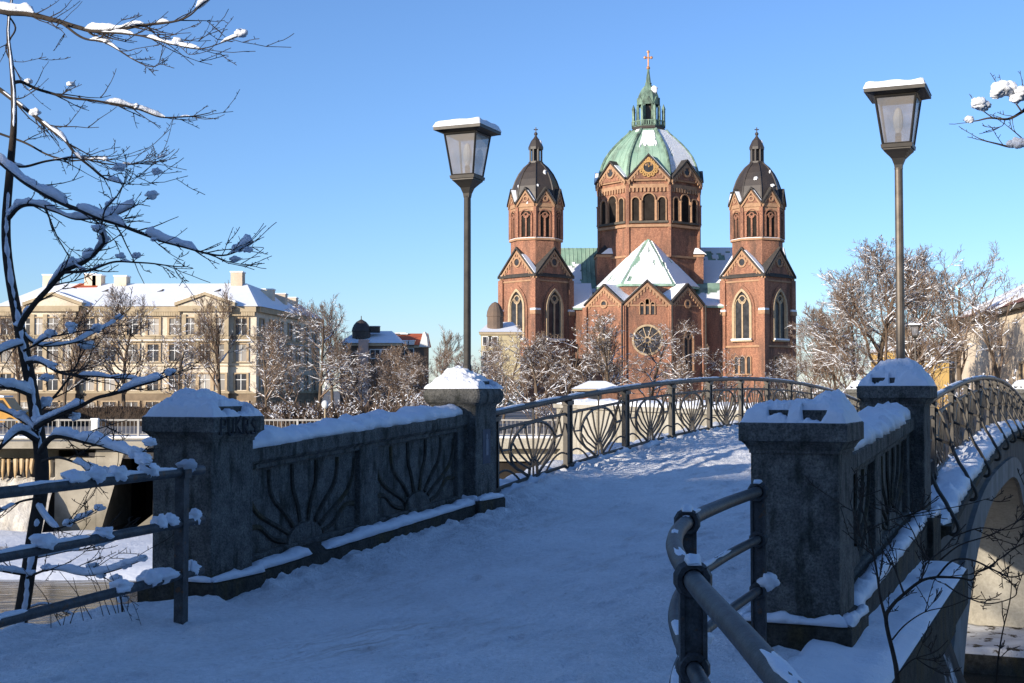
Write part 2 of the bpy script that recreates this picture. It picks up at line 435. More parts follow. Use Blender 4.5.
# ------------------------------------------------------------------ snow shapes
def snow_strip(mb, pts, w, h, seed=0, n=7, gap=None, lean=0.0, step=None):
    """lumpy loaf of snow lying along a polyline, flat underside"""
    P = [Vector(p) for p in pts]
    if step:
        Q = []
        for a, c in zip(P[:-1], P[1:]):
            k = max(1, int((c - a).length / step))
            for i in range(k): Q.append(a.lerp(c, i / k))
        Q.append(P[-1]); P = Q
    runs = []; cur = []
    for i, p in enumerate(P):
        g = 1.0
        if gap is not None:
            tt = P[min(i + 1, len(P) - 1)] - P[max(i - 1, 0)]
            g = -1 if tt.length and abs(tt.z) / tt.length > .72 else (nz(p.x * gap[0] + seed, p.y * gap[0], p.z * gap[0] + seed * 3.1) - gap[1]) * 6
        if g > 0: cur.append((p, min(1, g)))
        else:
            if len(cur) > 1: runs.append(cur)
            cur = []
    if len(cur) > 1: runs.append(cur)
    for run in runs:
        vs = []; k = len(run)
        for i, (p, g) in enumerate(run):
            a = run[max(i - 1, 0)][0]; c = run[min(i + 1, k - 1)][0]
            t = (c - a); t.z = 0
            if t.length < 1e-6: t = Vector((1, 0, 0))
            t.normalize(); sd = Vector((-t.y, t.x, 0))
            e = min(1.0, (min(i, k - 1 - i) + 0.35) / 1.6)
            q = math.sqrt(g) * e
            hh = h * q * (1 + 0.55 * nz(p.x * 6 + seed, p.y * 6, p.z * 6) + .35 * nz(p.x * 2.1 + seed * 2, p.y * 2.1, p.z * 2) + .3 * max(0, nz(p.x * 11, p.y * 11 + seed, 5)))
            ww = w * (0.6 + 0.4 * q) * (1 + 0.25 * nz(p.x * 5, p.y * 5 + seed, p.z * 5))
            for j in range(n):
                an = PI * j / (n - 1)
                x = math.cos(an); z = math.sin(an) ** 0.6
                kk = 1 + 0.30 * nz(p.x * 16 + j * 0.9, p.y * 16 + seed, p.z * 16 + j) + .14 * nz(p.x * 40 + j * 2.1, p.y * 40, p.z * 40 + seed)
                vs.append(p + sd * (ww * x * (0.9 + 0.1 * kk)) + Vector((0, 0, hh * z * kk)))
        fs = []
        for i in range(k - 1):
            for j in range(n - 1):
                fs.append((i * n + j, i * n + j + 1, (i + 1) * n + j + 1, (i + 1) * n + j))
            fs.append((i * n, (i + 1) * n, (i + 1) * n + n - 1, i * n + n - 1))
        fs.append(tuple(range(n))); fs.append(tuple((k - 1) * n + j for j in range(n - 1, -1, -1)))
        mb.add(vs, fs)

def snow_field(mb, x0, x1, y0, y1, z0, hf, nx=24, ny=24):
    """closed heightfield of snow on a flat top; hf(x,y) gives the height over z0"""
    vs = []; fs = []
    for j in range(ny + 1):
        for i in range(nx + 1):
            x = x0 + (x1 - x0) * i / nx; y = y0 + (y1 - y0) * j / ny
            vs.append((x, y, z0 + max(0.0, hf(x, y))))
    W = nx + 1
    for j in range(ny):
        for i in range(nx):
            fs.append((j * W + i, j * W + i + 1, (j + 1) * W + i + 1, (j + 1) * W + i))
    b0 = len(vs)
    rim = [(0, i) for i in range(nx)] + [(j, nx) for j in range(ny)] + [(ny, i) for i in range(nx, 0, -1)] + [(j, 0) for j in range(ny, 0, -1)]
    for (j, i) in rim:
        v = vs[j * W + i]; vs.append((v[0], v[1], z0 - 0.002))
    n = len(rim)
    for k in range(n):
        a = rim[k][0] * W + rim[k][1]; c = rim[(k + 1) % n][0] * W + rim[(k + 1) % n][1]
        fs.append((a, b0 + k, b0 + (k + 1) % n, c))
    mb.add(vs, fs)

# ------------------------------------------------------------------ ground and river
WATER = -5.4
mb = MB(); mb.add([(-900, -60, WATER), (900, -60, WATER), (900, 400, WATER), (-900, 400, WATER)], [(0, 1, 2, 3)])
tag(mb.build('river_water', M['water']), kind='structure')
mb = MB(); mb.add([(-1500, -1500, -7.5), (1500, -1500, -7.5), (1500, 1500, -7.5), (-1500, 1500, -7.5)], [(0, 1, 2, 3)])
tag(mb.build('river_bed', M['soil']), kind='structure')

# the snowy path: from the near bank over the bridge
def path_L(s):
    if s > -0.42: return -2.16
    if s > -0.62: return -2.16 - 0.44 * (-0.42 - s) / 0.2
    if s > -3.6: return -2.60
    return -2.60 - (-3.6 - s) * 1.6
def path_R(s):
    if s > -0.42: return 2.16
    if s > -0.62: return 2.16 + 0.46 * (-0.42 - s) / 0.2
    if s > -3.0: return 2.62 + 0.1 * nz(s, 3)
    return 2.62 + (-3.0 - s) * 1.5
PR = {}
_r = random.Random(21)
for _w in range(9):
    _u, _s = _r.uniform(-1.5, 1.7), _r.uniform(-9, -7.5); _h = _r.uniform(-.05, .05); _k = 0
    while _s < 34:
        _side = 0.1 if _k % 2 else -0.1
        _p = (_u + _side + _r.uniform(-.04, .04), _s, _h + _r.uniform(-.2, .2), _r.uniform(.007, .017))
        PR.setdefault(int(_s // 1), []).append(_p)
        _s += _r.uniform(.58, .74); _u = max(-1.75, min(1.85, _u + _h * .6 + _r.uniform(-.05, .05))); _h += _r.uniform(-.03, .03); _h *= .95; _k += 1
def prints_near(u, s):
    out = []
    for c_ in (int(s // 1) - 1, int(s // 1), int(s // 1) + 1):
        for (pu, ps, ph, pd) in PR.get(c_, ()):
            du, ds = u - pu, s - ps
            if abs(du) > .2 or abs(ds) > .28: continue
            a = du * math.cos(ph) - ds * math.sin(ph); b_ = du * math.sin(ph) + ds * math.cos(ph)
            q = math.sqrt((a / .062) ** 2 + (b_ / .155) ** 2)
            if q < 1: out.append((0, 0, -pd))
            elif q < 1.6: out.append((0, 0, pd * .45 * (1.6 - q) / .6 - (pd * max(0, 1.15 - q) / .15)))
    return out
def path_z(u, s):
    z = deck(s)
    a = 2.05 - abs(u)
    if s > -0.3:
        k = min(1, (s + 0.3) / 0.5)
        pile = 0.055 if s < PL + 0.4 else 0.12
        z += k * pile * math.exp(-max(a, 0) / 0.22) * (0.75 + 0.9 * fbm(s * 1.9, u * 1.2, 1.5))
        z += 0.10 * k * max(0, 1 - a / 0.45) * (fbm(s * 6, u * 6, 3.0, 5)) + 0.02 * k * max(0, 1 - a / 1.0)
    else:
        z += 0.10 * max(0.0, fbm(s * 2.2, u * 2.2, 5.0) + 0.12) * (1 if abs(u) > 1.2 else 0.5)
        e = min(u - path_L(s), path_R(s) - u)
        if s > -3.6: z += 0.05 * math.exp(-abs(e - 0.25) / 0.2) - 0.16 * max(0, 1 - e / 0.12)
    soft = 1 - math.exp(-((u - .1) / 1.5) ** 4)
    z += 0.03 * fbm(u * 1.2, s * .9, 2.0, 2) + (0.013 + .030 * soft) * fbm(u * 5, s * 4, 4.0, 4)
    for k_ in (0, 1):
        g = noise.noise(Vector((u * 3.3 + 17 * k_, s * 2.3, 6.6 + k_)))
        if g > 0.22: z -= 0.014 * soft * min(1, (g - 0.22) / 0.1)
    for (fx, fy, fa) in prints_near(u, s):
        z += fa
    # foot prints in the softer snow
    if s > 5:
        z += 0.055 * max(-0.5, fbm(u * 4.0, s * 3.0, 9.0, 3)) * min(1, (s - 5) / 4)
    return z
ss = []
s = -16.0
while s < 38.5:
    ss.append(s)
    s += 0.5 if s < -5 else (0.034 if s < 7 else (0.06 if s < 16 else 0.14))
ss = sorted(ss)
NU = 130
vs = []; fs = []
for s in ss:
    l, r = path_L(s), path_R(s)
    for i in range(NU + 1):
        u = l + (r - l) * i / NU
        vs.append((u, s, path_z(u, s)))
for j in range(len(ss) - 1):
    for i in range(NU):
        a = j * (NU + 1) + i
        fs.append((a, a + 1, a + NU + 2, a + NU + 1))
mb = MB(); mb.add(vs, fs)
o = mb.build('snowy_path', M['path'], smooth=True)
o.location = B(0, 0, 0); o.rotation_euler.z = -TH
tag(o, kind='structure')

# near bank falling to the river
def bank_z(u, s):
    d = 0.0
    if s < 5.8:
        l = path_L(s) if s < -0.5 else -2.9
        r = path_R(s) + 0.22 if s < -0.5 else 2.55
        if u < l: d = l - u
        elif u > r: d = u - r
        else: d = 0
    else:
        d = 9
    if s < -12: return -0.12
    if d <= 0: return -0.22
    k = min(1, d / 3.2)
    return -0.3 - 7.0 * (k ** 0.85) + 0.25 * fbm(u * 0.9, s * 0.9, 2.2)
gu = [-60, -40, -25, -18, -13, -10] + [-8 + 0.3 * i for i in range(54)] + [8.5, 10, 13, 18, 25, 40, 60]
gs = [-80, -60, -40, -30, -22, -17, -12.2, -11.9] + [-11 + 0.3 * i for i in range(57)]
vs = []; fs = []
for s in gs:
    for u in gu: vs.append((u, s, bank_z(u, s)))
W = len(gu)
for j in range(len(gs) - 1):
    for i in range(W - 1): fs.append((j * W + i, j * W + i + 1, (j + 1) * W + i + 1, (j + 1) * W + i))
mb = MB(); mb.add(vs, fs)
o = mb.build('river_bank', M['soil'], smooth=True)
o.location = B(0, 0, 0); o.rotation_euler.z = -TH
tag(o, kind='structure')

# far bank: one snowy sheet from the quay to the horizon
ROAD = -0.85
QY = 68.0
qx = at(566, 400, QY).x
A1 = B(-2.75, 32.2); A2 = B(2.75, 32.2); A3 = B(60, 30); A4 = B(300, 10)
edge = [(-1500, QY), (qx, QY), (A1.x, A1.y), (A2.x, A2.y), (A3.x, A3.y), (A4.x, A4.y), (2500, A4.y)]
vs = [(x, y, ROAD) for x, y in edge] + [(2500, 5000, ROAD), (-1500, 5000, ROAD)]
mb = MB(); mb.add(vs, [tuple(range(len(vs)))])
M['road_snow'] = mat('road_snow', (0.26, 0.24, 0.22), (0.12, 0.105, 0.09), 0.12, 0.8, c3=(0.5, 0.5, 0.52), scale3=0.05, lo3=0.58, hi3=0.7)
tag(mb.build('snowy_promenade', M['road_snow']), kind='structure')
# ramp from the bridge down to the far bank
mb = MB()
for k in range(12):
    s0, s1 = 38.0 + k, 39.0 + k
    z0 = deck(37.5) - (deck(37.5) - ROAD - .02) * min(1, k / 12); z1 = deck(37.5) - (deck(37.5) - ROAD - .02) * min(1, (k + 1) / 12)
    mb.add([B(-2.6, s0, z0), B(2.6, s0, z0), B(2.6, s1, z1), B(-2.6, s1, z1)], [(0, 1, 2, 3)])
tag(mb.build('snowy_ramp', M['snow_far']), kind='structure')

# gravel bar in the river under snow
mb = MB(); vs = []; fs = []
NX, NY = 60, 26
for j in range(NY + 1):
    for i in range(NX + 1):
        x = -62 + 58 * i / NX; y = 46.5 + 20 * j / NY
        ex = min(i, NX - i) / 6; ey = min((y - 48.5 - 1.6 * nz(x * .25, 1)) / 2.0, (65.0 - y + 1.0 * nz(x * .2, 7)) / 1.2)
        h = max(-0.6, min(1, min(ex, ey)))
        vs.append((x, y, WATER - 0.12 + 0.42 * h + 0.25 * max(0, h) * fbm(x * 0.6, y * 0.9)))
for j in range(NY):
    for i in range(NX):
        a = j * (NX + 1) + i; fs.append((a, a + 1, a + NX + 2, a + NX + 1))
mb.add(vs, fs)
tag(mb.build('gravel_bar', mat('snowy_gravel', SNOW, (0.80, 0.82, 0.85), 1.5, 0.75, 0.5, 3, c3=(0.30, 0.25, 0.19), scale3=0.35, bdist=0.1, lo3=0.62, hi3=0.7), smooth=True), kind='structure')

# ------------------------------------------------------------------ bridge
br = thing('footbridge', 'concrete arch footbridge with a pale arch ring crossing the river', 'bridge', B(0, PL, 0), -TH)
FU = 2.48
SA0, SA1 = 7.6, 2 * SM - 7.6      # springings
def intr(s):
    t = abs(s - SM) / (SM - SA0)
    if t >= 1: return -6.2
    return -0.22 - 6.0 * (1 - (1 - t ** 3) ** (1 / 3))
def extr(s):
    t = abs(s - SM) / (SM - SA0 + 0.9)
    if t >= 1: return -6.2
    return 0.18 - 4.5 * (1 - (1 - t ** 3) ** (1 / 3))
def asamp(s0, s1, n):
    return [SM - math.cos(PI * i / n) * (s1 - s0) / 2 for i in range(n + 1)]
AS = [SM + (SM - SA0) * math.sin(PI * (i / 80 - 0.5)) for i in range(81)]
# near springing tail samples come out dense enough thanks to the sine spacing
top = lambda s: deck(s) - 0.12
mb = MB(lambda x, y, z: (x, y - PL, z))
full = [-1.0, 1.0, 3.0, 4.5, SA0 - 0.001] + AS + [SA1 + 0.001, 33.5, 36, 38.4]
vs = []; fs = []
for s in full:
    zb = intr(s) if SA0 <= s <= SA1 else -7.0
    if s in (AS[0], AS[-1]): zb = -6.2
    for u in (-FU, FU):
        vs.append((u, s, top(s))); vs.append((u, s, zb))
for i in range(len(full) - 1):
    a = i * 4; c = a + 4
    fs += [(a, c, c + 1, a + 1), (a + 2, a + 3, c + 3, c + 2), (a, a + 2, c + 2, c)]
fs += [(0, 1, 3, 2), tuple(len(vs) - 4 + k for k in (0, 2, 3, 1))]
mb.add(vs, fs)
fix(mb.build('spandrel_wall', M['spandrel'], br))
mb = MB(lambda x, y, z: (x, y - PL, z))
vs = []; fs = []
for s in AS:
    for u in (-FU, FU): vs.append((u * 1.0, s, intr(s)))
for i in range(len(AS) - 1):
    a = i * 2; fs.append((a, a + 1, a + 3, a + 2))
mb.add(vs, fs)
mb.box(-FU, FU, SA1 - 0.02, SA1 + 0.4, -7, -1.0)
mb.build('arch_soffit', M['concrete_pale'], br, smooth=True)
for sg in (-1, 1):
    mb = MB(lambda x, y, z: (x, y - PL, z))
    AS2 = [SM + (SM - SA0 + 0.9) * math.sin(PI * (i / 80 - 0.5)) for i in range(81)]
    vs = []; fs = []
    u0, u1 = sg * (FU - 0.02), sg * (FU + 0.07)
    for a, c in zip(AS, AS2):
        zi = intr(a) if 0 < AS.index(a) < 80 else -6.2
        ze = extr(c) if 0 < AS2.index(c) < 80 else -6.2
        vs += [(u0, a, zi), (u1, a, zi), (u1, c, ze), (u0, c, ze)]
    for i in range(80):
        a = i * 4
        for k in range(4): fs.append((a + k, a + (k + 1) % 4, a + 4 + (k + 1) % 4, a + 4 + k))
    mb.add(vs, fs)
    fix(mb.build('arch_ring', M['arch'], br))
    # cornice carrying the railing feet
    mb = MB(lambda x, y, z: (x, y - PL, z + deck(y)))
    n = 70
    sec = [(2.40, -0.02), (2.78, -0.02), (2.78, -0.09), (2.70, -0.13), (2.64, -0.22), (2.40, -0.22)]
    vs = []; fs = []
    for i in range(n + 1):
        s = PL + 0.45 + 27.1 * i / n
        for u, z in sec: vs.append((sg * u, s, z))
    k = len(sec)
    for i in range(n):
        for j in range(k): fs.append((i * k + j, i * k + (j + 1) % k, (i + 1) * k + (j + 1) % k, (i + 1) * k + j))
    fs += [tuple(range(k)), tuple(n * k + j for j in range(k))]
    mb.add(vs, fs)
    fix(mb.build('cornice', M['concrete_dark'], br))
    mb = MB(lambda x, y, z: (x, y - PL, z))
    pts = [(sg * (2.56 + 0.03 * nz(i * .4, 1)), PL + 0.5 + 27 * i / 160, deck(PL + 0.5 + 27 * i / 160) - 0.025) for i in range(161)]
    snow_strip(mb, pts, 0.19, 0.15, seed=3 + sg, n=9)
    mb.build('cornice_snow', M['snow'], br, smooth=True)
    # ledge beside the parapet
    mb = MB(lambda x, y, z: (x, y - PL, z))
    x0, x1 = sorted((sg * 2.45, sg * 3.02))
    ls = -2.6 if sg > 0 else 0.3
    mb.box(x0, x1, ls, 4.0, -0.30, 0.0)
    mb.box(x0 + (0.1 if sg < 0 else 0.0), x1 - (0.1 if sg > 0 else 0.0), ls + .1, 3.9, -0.55, -0.30)
    mb.build('ledge', M['concrete_dark'], br)
    mb = MB(lambda x, y, z: (x, y - PL, z))
    snow_field(mb, x0 + 0.01, x1 - 0.01, ls - (.3 if sg > 0 else -.02), 3.97, 0.002, lambda x, y: 0.05 + 0.05 * fbm(x * 3, y * 2.2, 4) + 0.03 * max(0, 1 - abs(abs(x) - 2.45) / 0.3) - 0.05 * max(0, (abs(x) - 2.9) / 0.1), 14, 90)
    mb.build('ledge_snow', M['snow'], br, smooth=True)
# abutment bench on the far side under the arch
mb = MB(lambda x, y, z: (x, y - PL, z))
mb.box(-6, 9, SA1 - 3.6, SA1 - 0.02, -7, -4.95)
mb.build('pier_footing', M['concrete_dark'], br)
mb = MB(lambda x, y, z: (x, y - PL, z))
snow_field(mb, -5.9, 8.9, SA1 - 3.5, SA1 - 0.1, -4.948, lambda x, y: 0.16 + 0.16 * fbm(x * 1.4, y * 1.4, 2), 60, 20)
mb.build('footing_snow', mat('shaded_littered_snow', (0.62, 0.64, 0.68), (0.5, 0.5, 0.52), 3, 0.8, 0.5, 8, c3=(0.07, 0.055, 0.04), scale3=2.6, lo3=.55, hi3=.6), br, smooth=True)  # leaf litter on snow dulled to imitate the shade under the arch

# ------------------------------------------------------------------ pillars
def make_pillar(u, s, label, round_cap, snow_fn, block=0.235):
    t = thing('stone_pillar', label, 'pillar', B(u, s, deck(max(0, s)) if s < SM else deck(s)), -TH, 'stone pillars of the bridge')
    mb = MB()
    mb.box(-0.275, 0.275, -0.275, 0.275, 0.15, 1.23 if not round_cap else 1.20)
    bevel(mb.build('shaft', M['concrete'], t))
    mb = MB()
    mb.box(-0.355, 0.355, -0.35, 0.35, -0.35, 0.155)
    mb.frustum(0.355, 0.35, 0.155, 0.285, 0.285, 0.205)
    bevel(mb.build('plinth', M['concrete_dark'], t))
    mb = MB()
    if round_cap:
        prof = [(0.275, 1.14), (0.285, 1.18), (0.30, 1.20), (0.33, 1.225), (0.345, 1.26), (0.352, 1.305), (0.345, 1.345), (0.325, 1.372), (0.30, 1.38)]
    else:
        prof = [(0.272, 1.205), (0.284, 1.208), (0.284, 1.228), (0.292, 1.236), (0.304, 1.258), (0.322, 1.278), (0.328, 1.281), (0.338, 1.286), (0.338, 1.392), (0.330, 1.40)]
    vs = []; fs = []
    # rounded square sections
    def sect(a, r):
        out = []
        for q in range(4):
            cxx = (a - r) * (1 if q in (0, 3) else -1); cyy = (a - r) * (1 if q < 2 else -1)
            for k in range(4):
                an = PI / 2 * q + PI / 2 * k / 3
                out.append((cxx + r * math.cos(an), cyy + r * math.sin(an)))
        return out
    for a, z in prof:
        for x, y in sect(a, 0.012 if not round_cap else 0.06): vs.append((x, y, z))
    n = 16
    for i in range(len(prof) - 1):
        for j in range(n): fs.append((i * n + j, i * n + (j + 1) % n, (i + 1) * n + (j + 1) % n, (i + 1) * n + j))
    fs.append(tuple(range(n - 1, -1, -1))); fs.append(tuple((len(prof) - 1) * n + j for j in range(n)))
    mb.add(vs, fs)
    zt = prof[-1][1]
    mb.box(-block - .014, block + .014, -block - .014, block + .014, zt - 0.01, zt + 0.078)
    mb.build('cap', M['concrete'], t)
    mb = MB()
    snow_field(mb, -0.332, 0.332, -0.332, 0.332, zt - 0.004, snow_fn, 72, 72)
    mb.build('snow_cap', M['snow'], t, smooth=True)
    mb = MB()
    pts = [(0.32, -0.32, .185), (0.32, .32, .185)]
    for (a, c) in (((-.33, -.32), (.33, -.32)), ((.325, -.33), (.325, .34)), ((-.325, -.33), (-.325, .34))):
        p0 = Vector((a[0], a[1], 0.165)); p1 = Vector((c[0], c[1], 0.165))
        snow_strip(mb, [p0.lerp(p1, i / 24) for i in range(25)], 0.04, 0.05, seed=u * 3 + s, n=6, gap=(1.4, -0.45))
    mb.build('plinth_snow', M['snow'], t, smooth=True)
    return t

def cap_snow(seed, peak, slots=(), block=0.235, ph=0.12):
    def f(x, y):
        e = min(0.332 - abs(x), 0.332 - abs(y))
        edge = min(1.0, max(0.0, e / 0.03)) ** 0.5
        inb = min(block - abs(x), block - abs(y))
        px, py, pr = peak
        g = ph * math.exp(-(((x - px) ** 2 + (y - py) ** 2) / pr ** 2) ** 1.5)
        n1 = 0.032 * fbm(x * 8 + seed, y * 8, 2, 5)
        sm = lambda q: (lambda w: w * w * (3 - 2 * w))(max(0., min(1., q)))
        wd = 0.332 - block + .05
        t = sm((0.332 - abs(x)) / wd) * sm((0.332 - abs(y)) / wd)
        for (side, a, c) in slots:
            w = x if side == 'y' else y
            on = (y < -block - .002 if side == 'y' else x > block + .002)
            if on and a + .04 * nz(w * 20 + seed, 3) < w < c + .04 * nz(w * 23 + seed, 8): return edge * (0.036 + .12 * max(-.2, fbm(w * 15, seed, 1, 3)))
        if inb >= -0.006:
            lump = 0.022 * nz(x * 17 + seed, y * 17, 4) + 0.011 * nz(x * 41, y * 41 + seed, 2)
            return max(0.092, 0.025 + 0.105 * t ** .33 + g + n1 * 1.3 + lump * t)
        return edge * (0.025 + 0.105 * t ** .33 + g * t ** .5 + n1 + 0.018 * nz(x * 17 + seed, y * 17, 4) + .008 * nz(x * 41, y * 41 + seed, 2))
    return f

UP = 2.335
near_l = make_pillar(-UP, 0, 'near grey stone pillar left of the snowy path, snow heaped on its left half, dark graffiti on its cap', False, cap_snow(1.3, (-0.12, 0.03, 0.2), (('x', -0.2, 0.22),), ph=0.085))
near_r = make_pillar(UP, 0, 'nearest grey stone pillar right of the snowy path, beside the curved pipe railing', False, cap_snow(4.1, (0.2, 0.16, 0.17), (('y', -0.16, -0.01), ('y', 0.05, 0.2)), ph=0.06))
far_l = make_pillar(-UP, PL, 'left lamp-bearing stone pillar with a round-edged mossy cap under a snow heap', True, cap_snow(7.7, (-0.07, 0.0, 0.19), (('x', -0.12, 0.2),), ph=0.11, block=0.2), block=0.2)
far_r = make_pillar(UP, PL, 'right lamp-bearing stone pillar with a tall rounded dome of snow', False, cap_snow(2.9, (0.02, 0.03, 0.24), (('y', -0.21, -0.08), ('y', -0.04, 0.04)), ph=0.14))
for (u, s, lb) in ((-UP, 2 * SM - PL, 'stone pillar at the far end of the bridge, left side'), (UP, 2 * SM - PL, 'stone pillar at the far end of the bridge, right side')):
    c = copy_tree(far_r); c.location = B(u, s, deck(s)); c['label'] = lb

# graffiti scrawl on the near left cap, on the face towards the path
def stroke(mb, segs, x, yz, size, w):
    for seg in segs:
        pts = [(x, yz[0] + p[0] * size, yz[1] + p[1] * size) for p in seg]
        mb.tube(pts, w, 5)
mb = MB()
GL = {'P': [[(0, 0), (0.02, 1)], [(0.02, 1), (.45, .95), (.5, .7), (.4, .5), (0, .48)]],
      'U': [[(0, 1), (0.02, .2), (.2, 0), (.42, .1), (.5, 1)]],
      'K': [[(0, 0), (0, 1)], [(.5, 1), (0.02, .5), (.55, 0)]],
      'R': [[(0, 0), (0, 1)], [(0, 1), (.45, .9), (.4, .55), (0, .5)], [(.1, .5), (.5, 0)]],
      'S': [[(.5, .9), (.2, 1), (0, .75), (.45, .4), (.4, .05), (0, .1)]]}
for k, ch in enumerate('PUKRS'):
    stroke(mb, GL[ch], 0.3385, (-0.25 + 0.098 * k + 0.012 * nz(k * 3.1, 2), 1.262 + 0.02 * nz(k * 2.3, 7)), 0.125 * (1 + .2 * nz(k * 5.7, 1)), 0.012)
o = mb.build('graffiti', M['graffiti'], near_l)
# faded sticker poster on the far left pillar
mb = MB(); mb.box(0.276, 0.279, -0.10, 0.10, 0.55, 0.93); mb.m = 1
mb.box(0.2795, 0.2810, -0.02, 0.045, 0.64, 0.82); mb.sphere((0.2795, 0.01, 0.85), 0.002, 0.025, 0.03)
mb.build('poster', [M['paper'], M['paper_light']], far_l)

# ------------------------------------------------------------------ parapets
def make_parapet(sg, label):
    t = thing('parapet_wall', label, 'parapet', B(sg * UP, 0, 0), -TH, 'solid parapets beside the path')
    sh = lambda x, y, z: (x, y, z + deck(y))
    y0, y1 = 0.27, PL - 0.27
    mb = MB(sh)
    mb.box(-0.085, 0.085, y0, y1, 0.15, 1.0)
    h0, h1 = 0.24, 0.985
    ym = (y0 + y1) / 2
    st = [(y0, y0 + 0.16), (ym - 0.17, ym + 0.17), (y1 - 0.16, y1)]
    for a, c in st: mb.box(-0.142, 0.142, a, c, 0.15, 1.0)
    for (a, c) in ((st[0][1], st[1][0]), (st[1][1], st[2][0])):
        mb.box(-0.139, 0.139, a, c, 0.15, h0)
        mb.box(-0.139, 0.139, a, c, 0.93, 1.0)
    bevel(mb.build('wall', M['concrete'], t))
    mb = MB(sh)
    mb.box(-0.19, 0.19, y0, y1, 0.998, 1.115)
    mb.frustum(0.145, (y1 - y0) / 2, 0.97, 0.19, (y1 - y0) / 2, 0.999, 0, ym)
    bevel(mb.build('coping', M['concrete'], t))
    mb = MB(sh)
    mb.box(-0.30, 0.30, y0, y1, -0.4, 0.14)
    mb.frustum(0.30, (y1 - y0) / 2, 0.14, 0.15, (y1 - y0) / 2, 0.2, 0, ym)
    bevel(mb.build('plinth', M['concrete_dark'], t))
    # sunburst reliefs
    for (a, c) in ((st[0][1], st[1][0]), (st[1][1], st[2][0])):
        mb = MB(sh)
        yc = (a + c) / 2; hw = (c - a) / 2
        for face in (-1, 1):
            x = face * 0.087
            n = 14
            arc = [(yc + 0.27 * math.cos(PI * i / n), h0 + 0.15 * math.sin(PI * i / n)) for i in range(n + 1)]
            mb.m = 1
            for i in range(n):   # half disc, slightly domed
                vs = [(x, yc, h0), (x, *arc[i]), (x, *arc[i + 1]), (x + face * 0.032, yc, h0), (x + face * 0.022, *arc[i]), (x + face * 0.022, *arc[i + 1])]
                mb.add(vs, [(3, 4, 5), (1, 2, 5, 4)])
            mb.m = 0
            ends = [(-0.97, 0.20), (-0.97, 0.62), (-0.62, 0.66), (-0.22, 0.67), (0.22, 0.67), (0.62, 0.66), (0.97, 0.62), (0.97, 0.20)]
            angs = [174, 150, 128, 103, 77, 52, 30, 6]
            for (ex, ez), an in zip(ends, angs):
                p0 = Vector((yc + 0.29 * math.cos(R(an)), h0 + 0.16 * math.sin(R(an)) + 0.01))
                p3 = Vector((yc + ex * hw, h0 + ez))
                d = Vector((math.cos(R(an)), math.sin(R(an))))
                p1 = p0 + d * 0.36
                p2 = p3 - Vector((0.0 if ez > .3 else (0.3 if ex > 0 else -0.3), 0.34 if ez > .3 else -0.06))
                pts = []
                for i in range(13):
                    q = i / 12
                    p = p0 * (1 - q) ** 3 + p1 * 3 * q * (1 - q) ** 2 + p2 * 3 * q * q * (1 - q) + p3 * q ** 3
                    pts.append((x, p.x, p.y))
                mb.tube(pts, 0.023, 6)
        mb.build('sunburst_relief', [M['concrete_dark'], M['concrete']], t)
    mb = MB(sh)
    snow_strip(mb, [(0.0, y0 + 0.02 + (y1 - y0 - 0.04) * i / 90, 1.112) for i in range(91)], 0.185, 0.115, seed=11 + sg, n=11)
    mb.build('coping_snow', M['snow'], t, smooth=True)
    mb = MB(sh)
    for x in (-0.235, 0.235):
        snow_strip(mb, [(x, y0 + (y1 - y0) * i / 90, 0.15) for i in range(91)], 0.07, 0.065, seed=21 + sg + x, n=7, gap=(1.7, -0.5))
    mb.build('plinth_snow', M['snow'], t, smooth=True)
    return t
make_parapet(-1, 'long solid parapet left of the path with two sunburst panels and snow on top')
make_parapet(1, 'short-looking solid parapet right of the path, seen edge-on between two pillars')

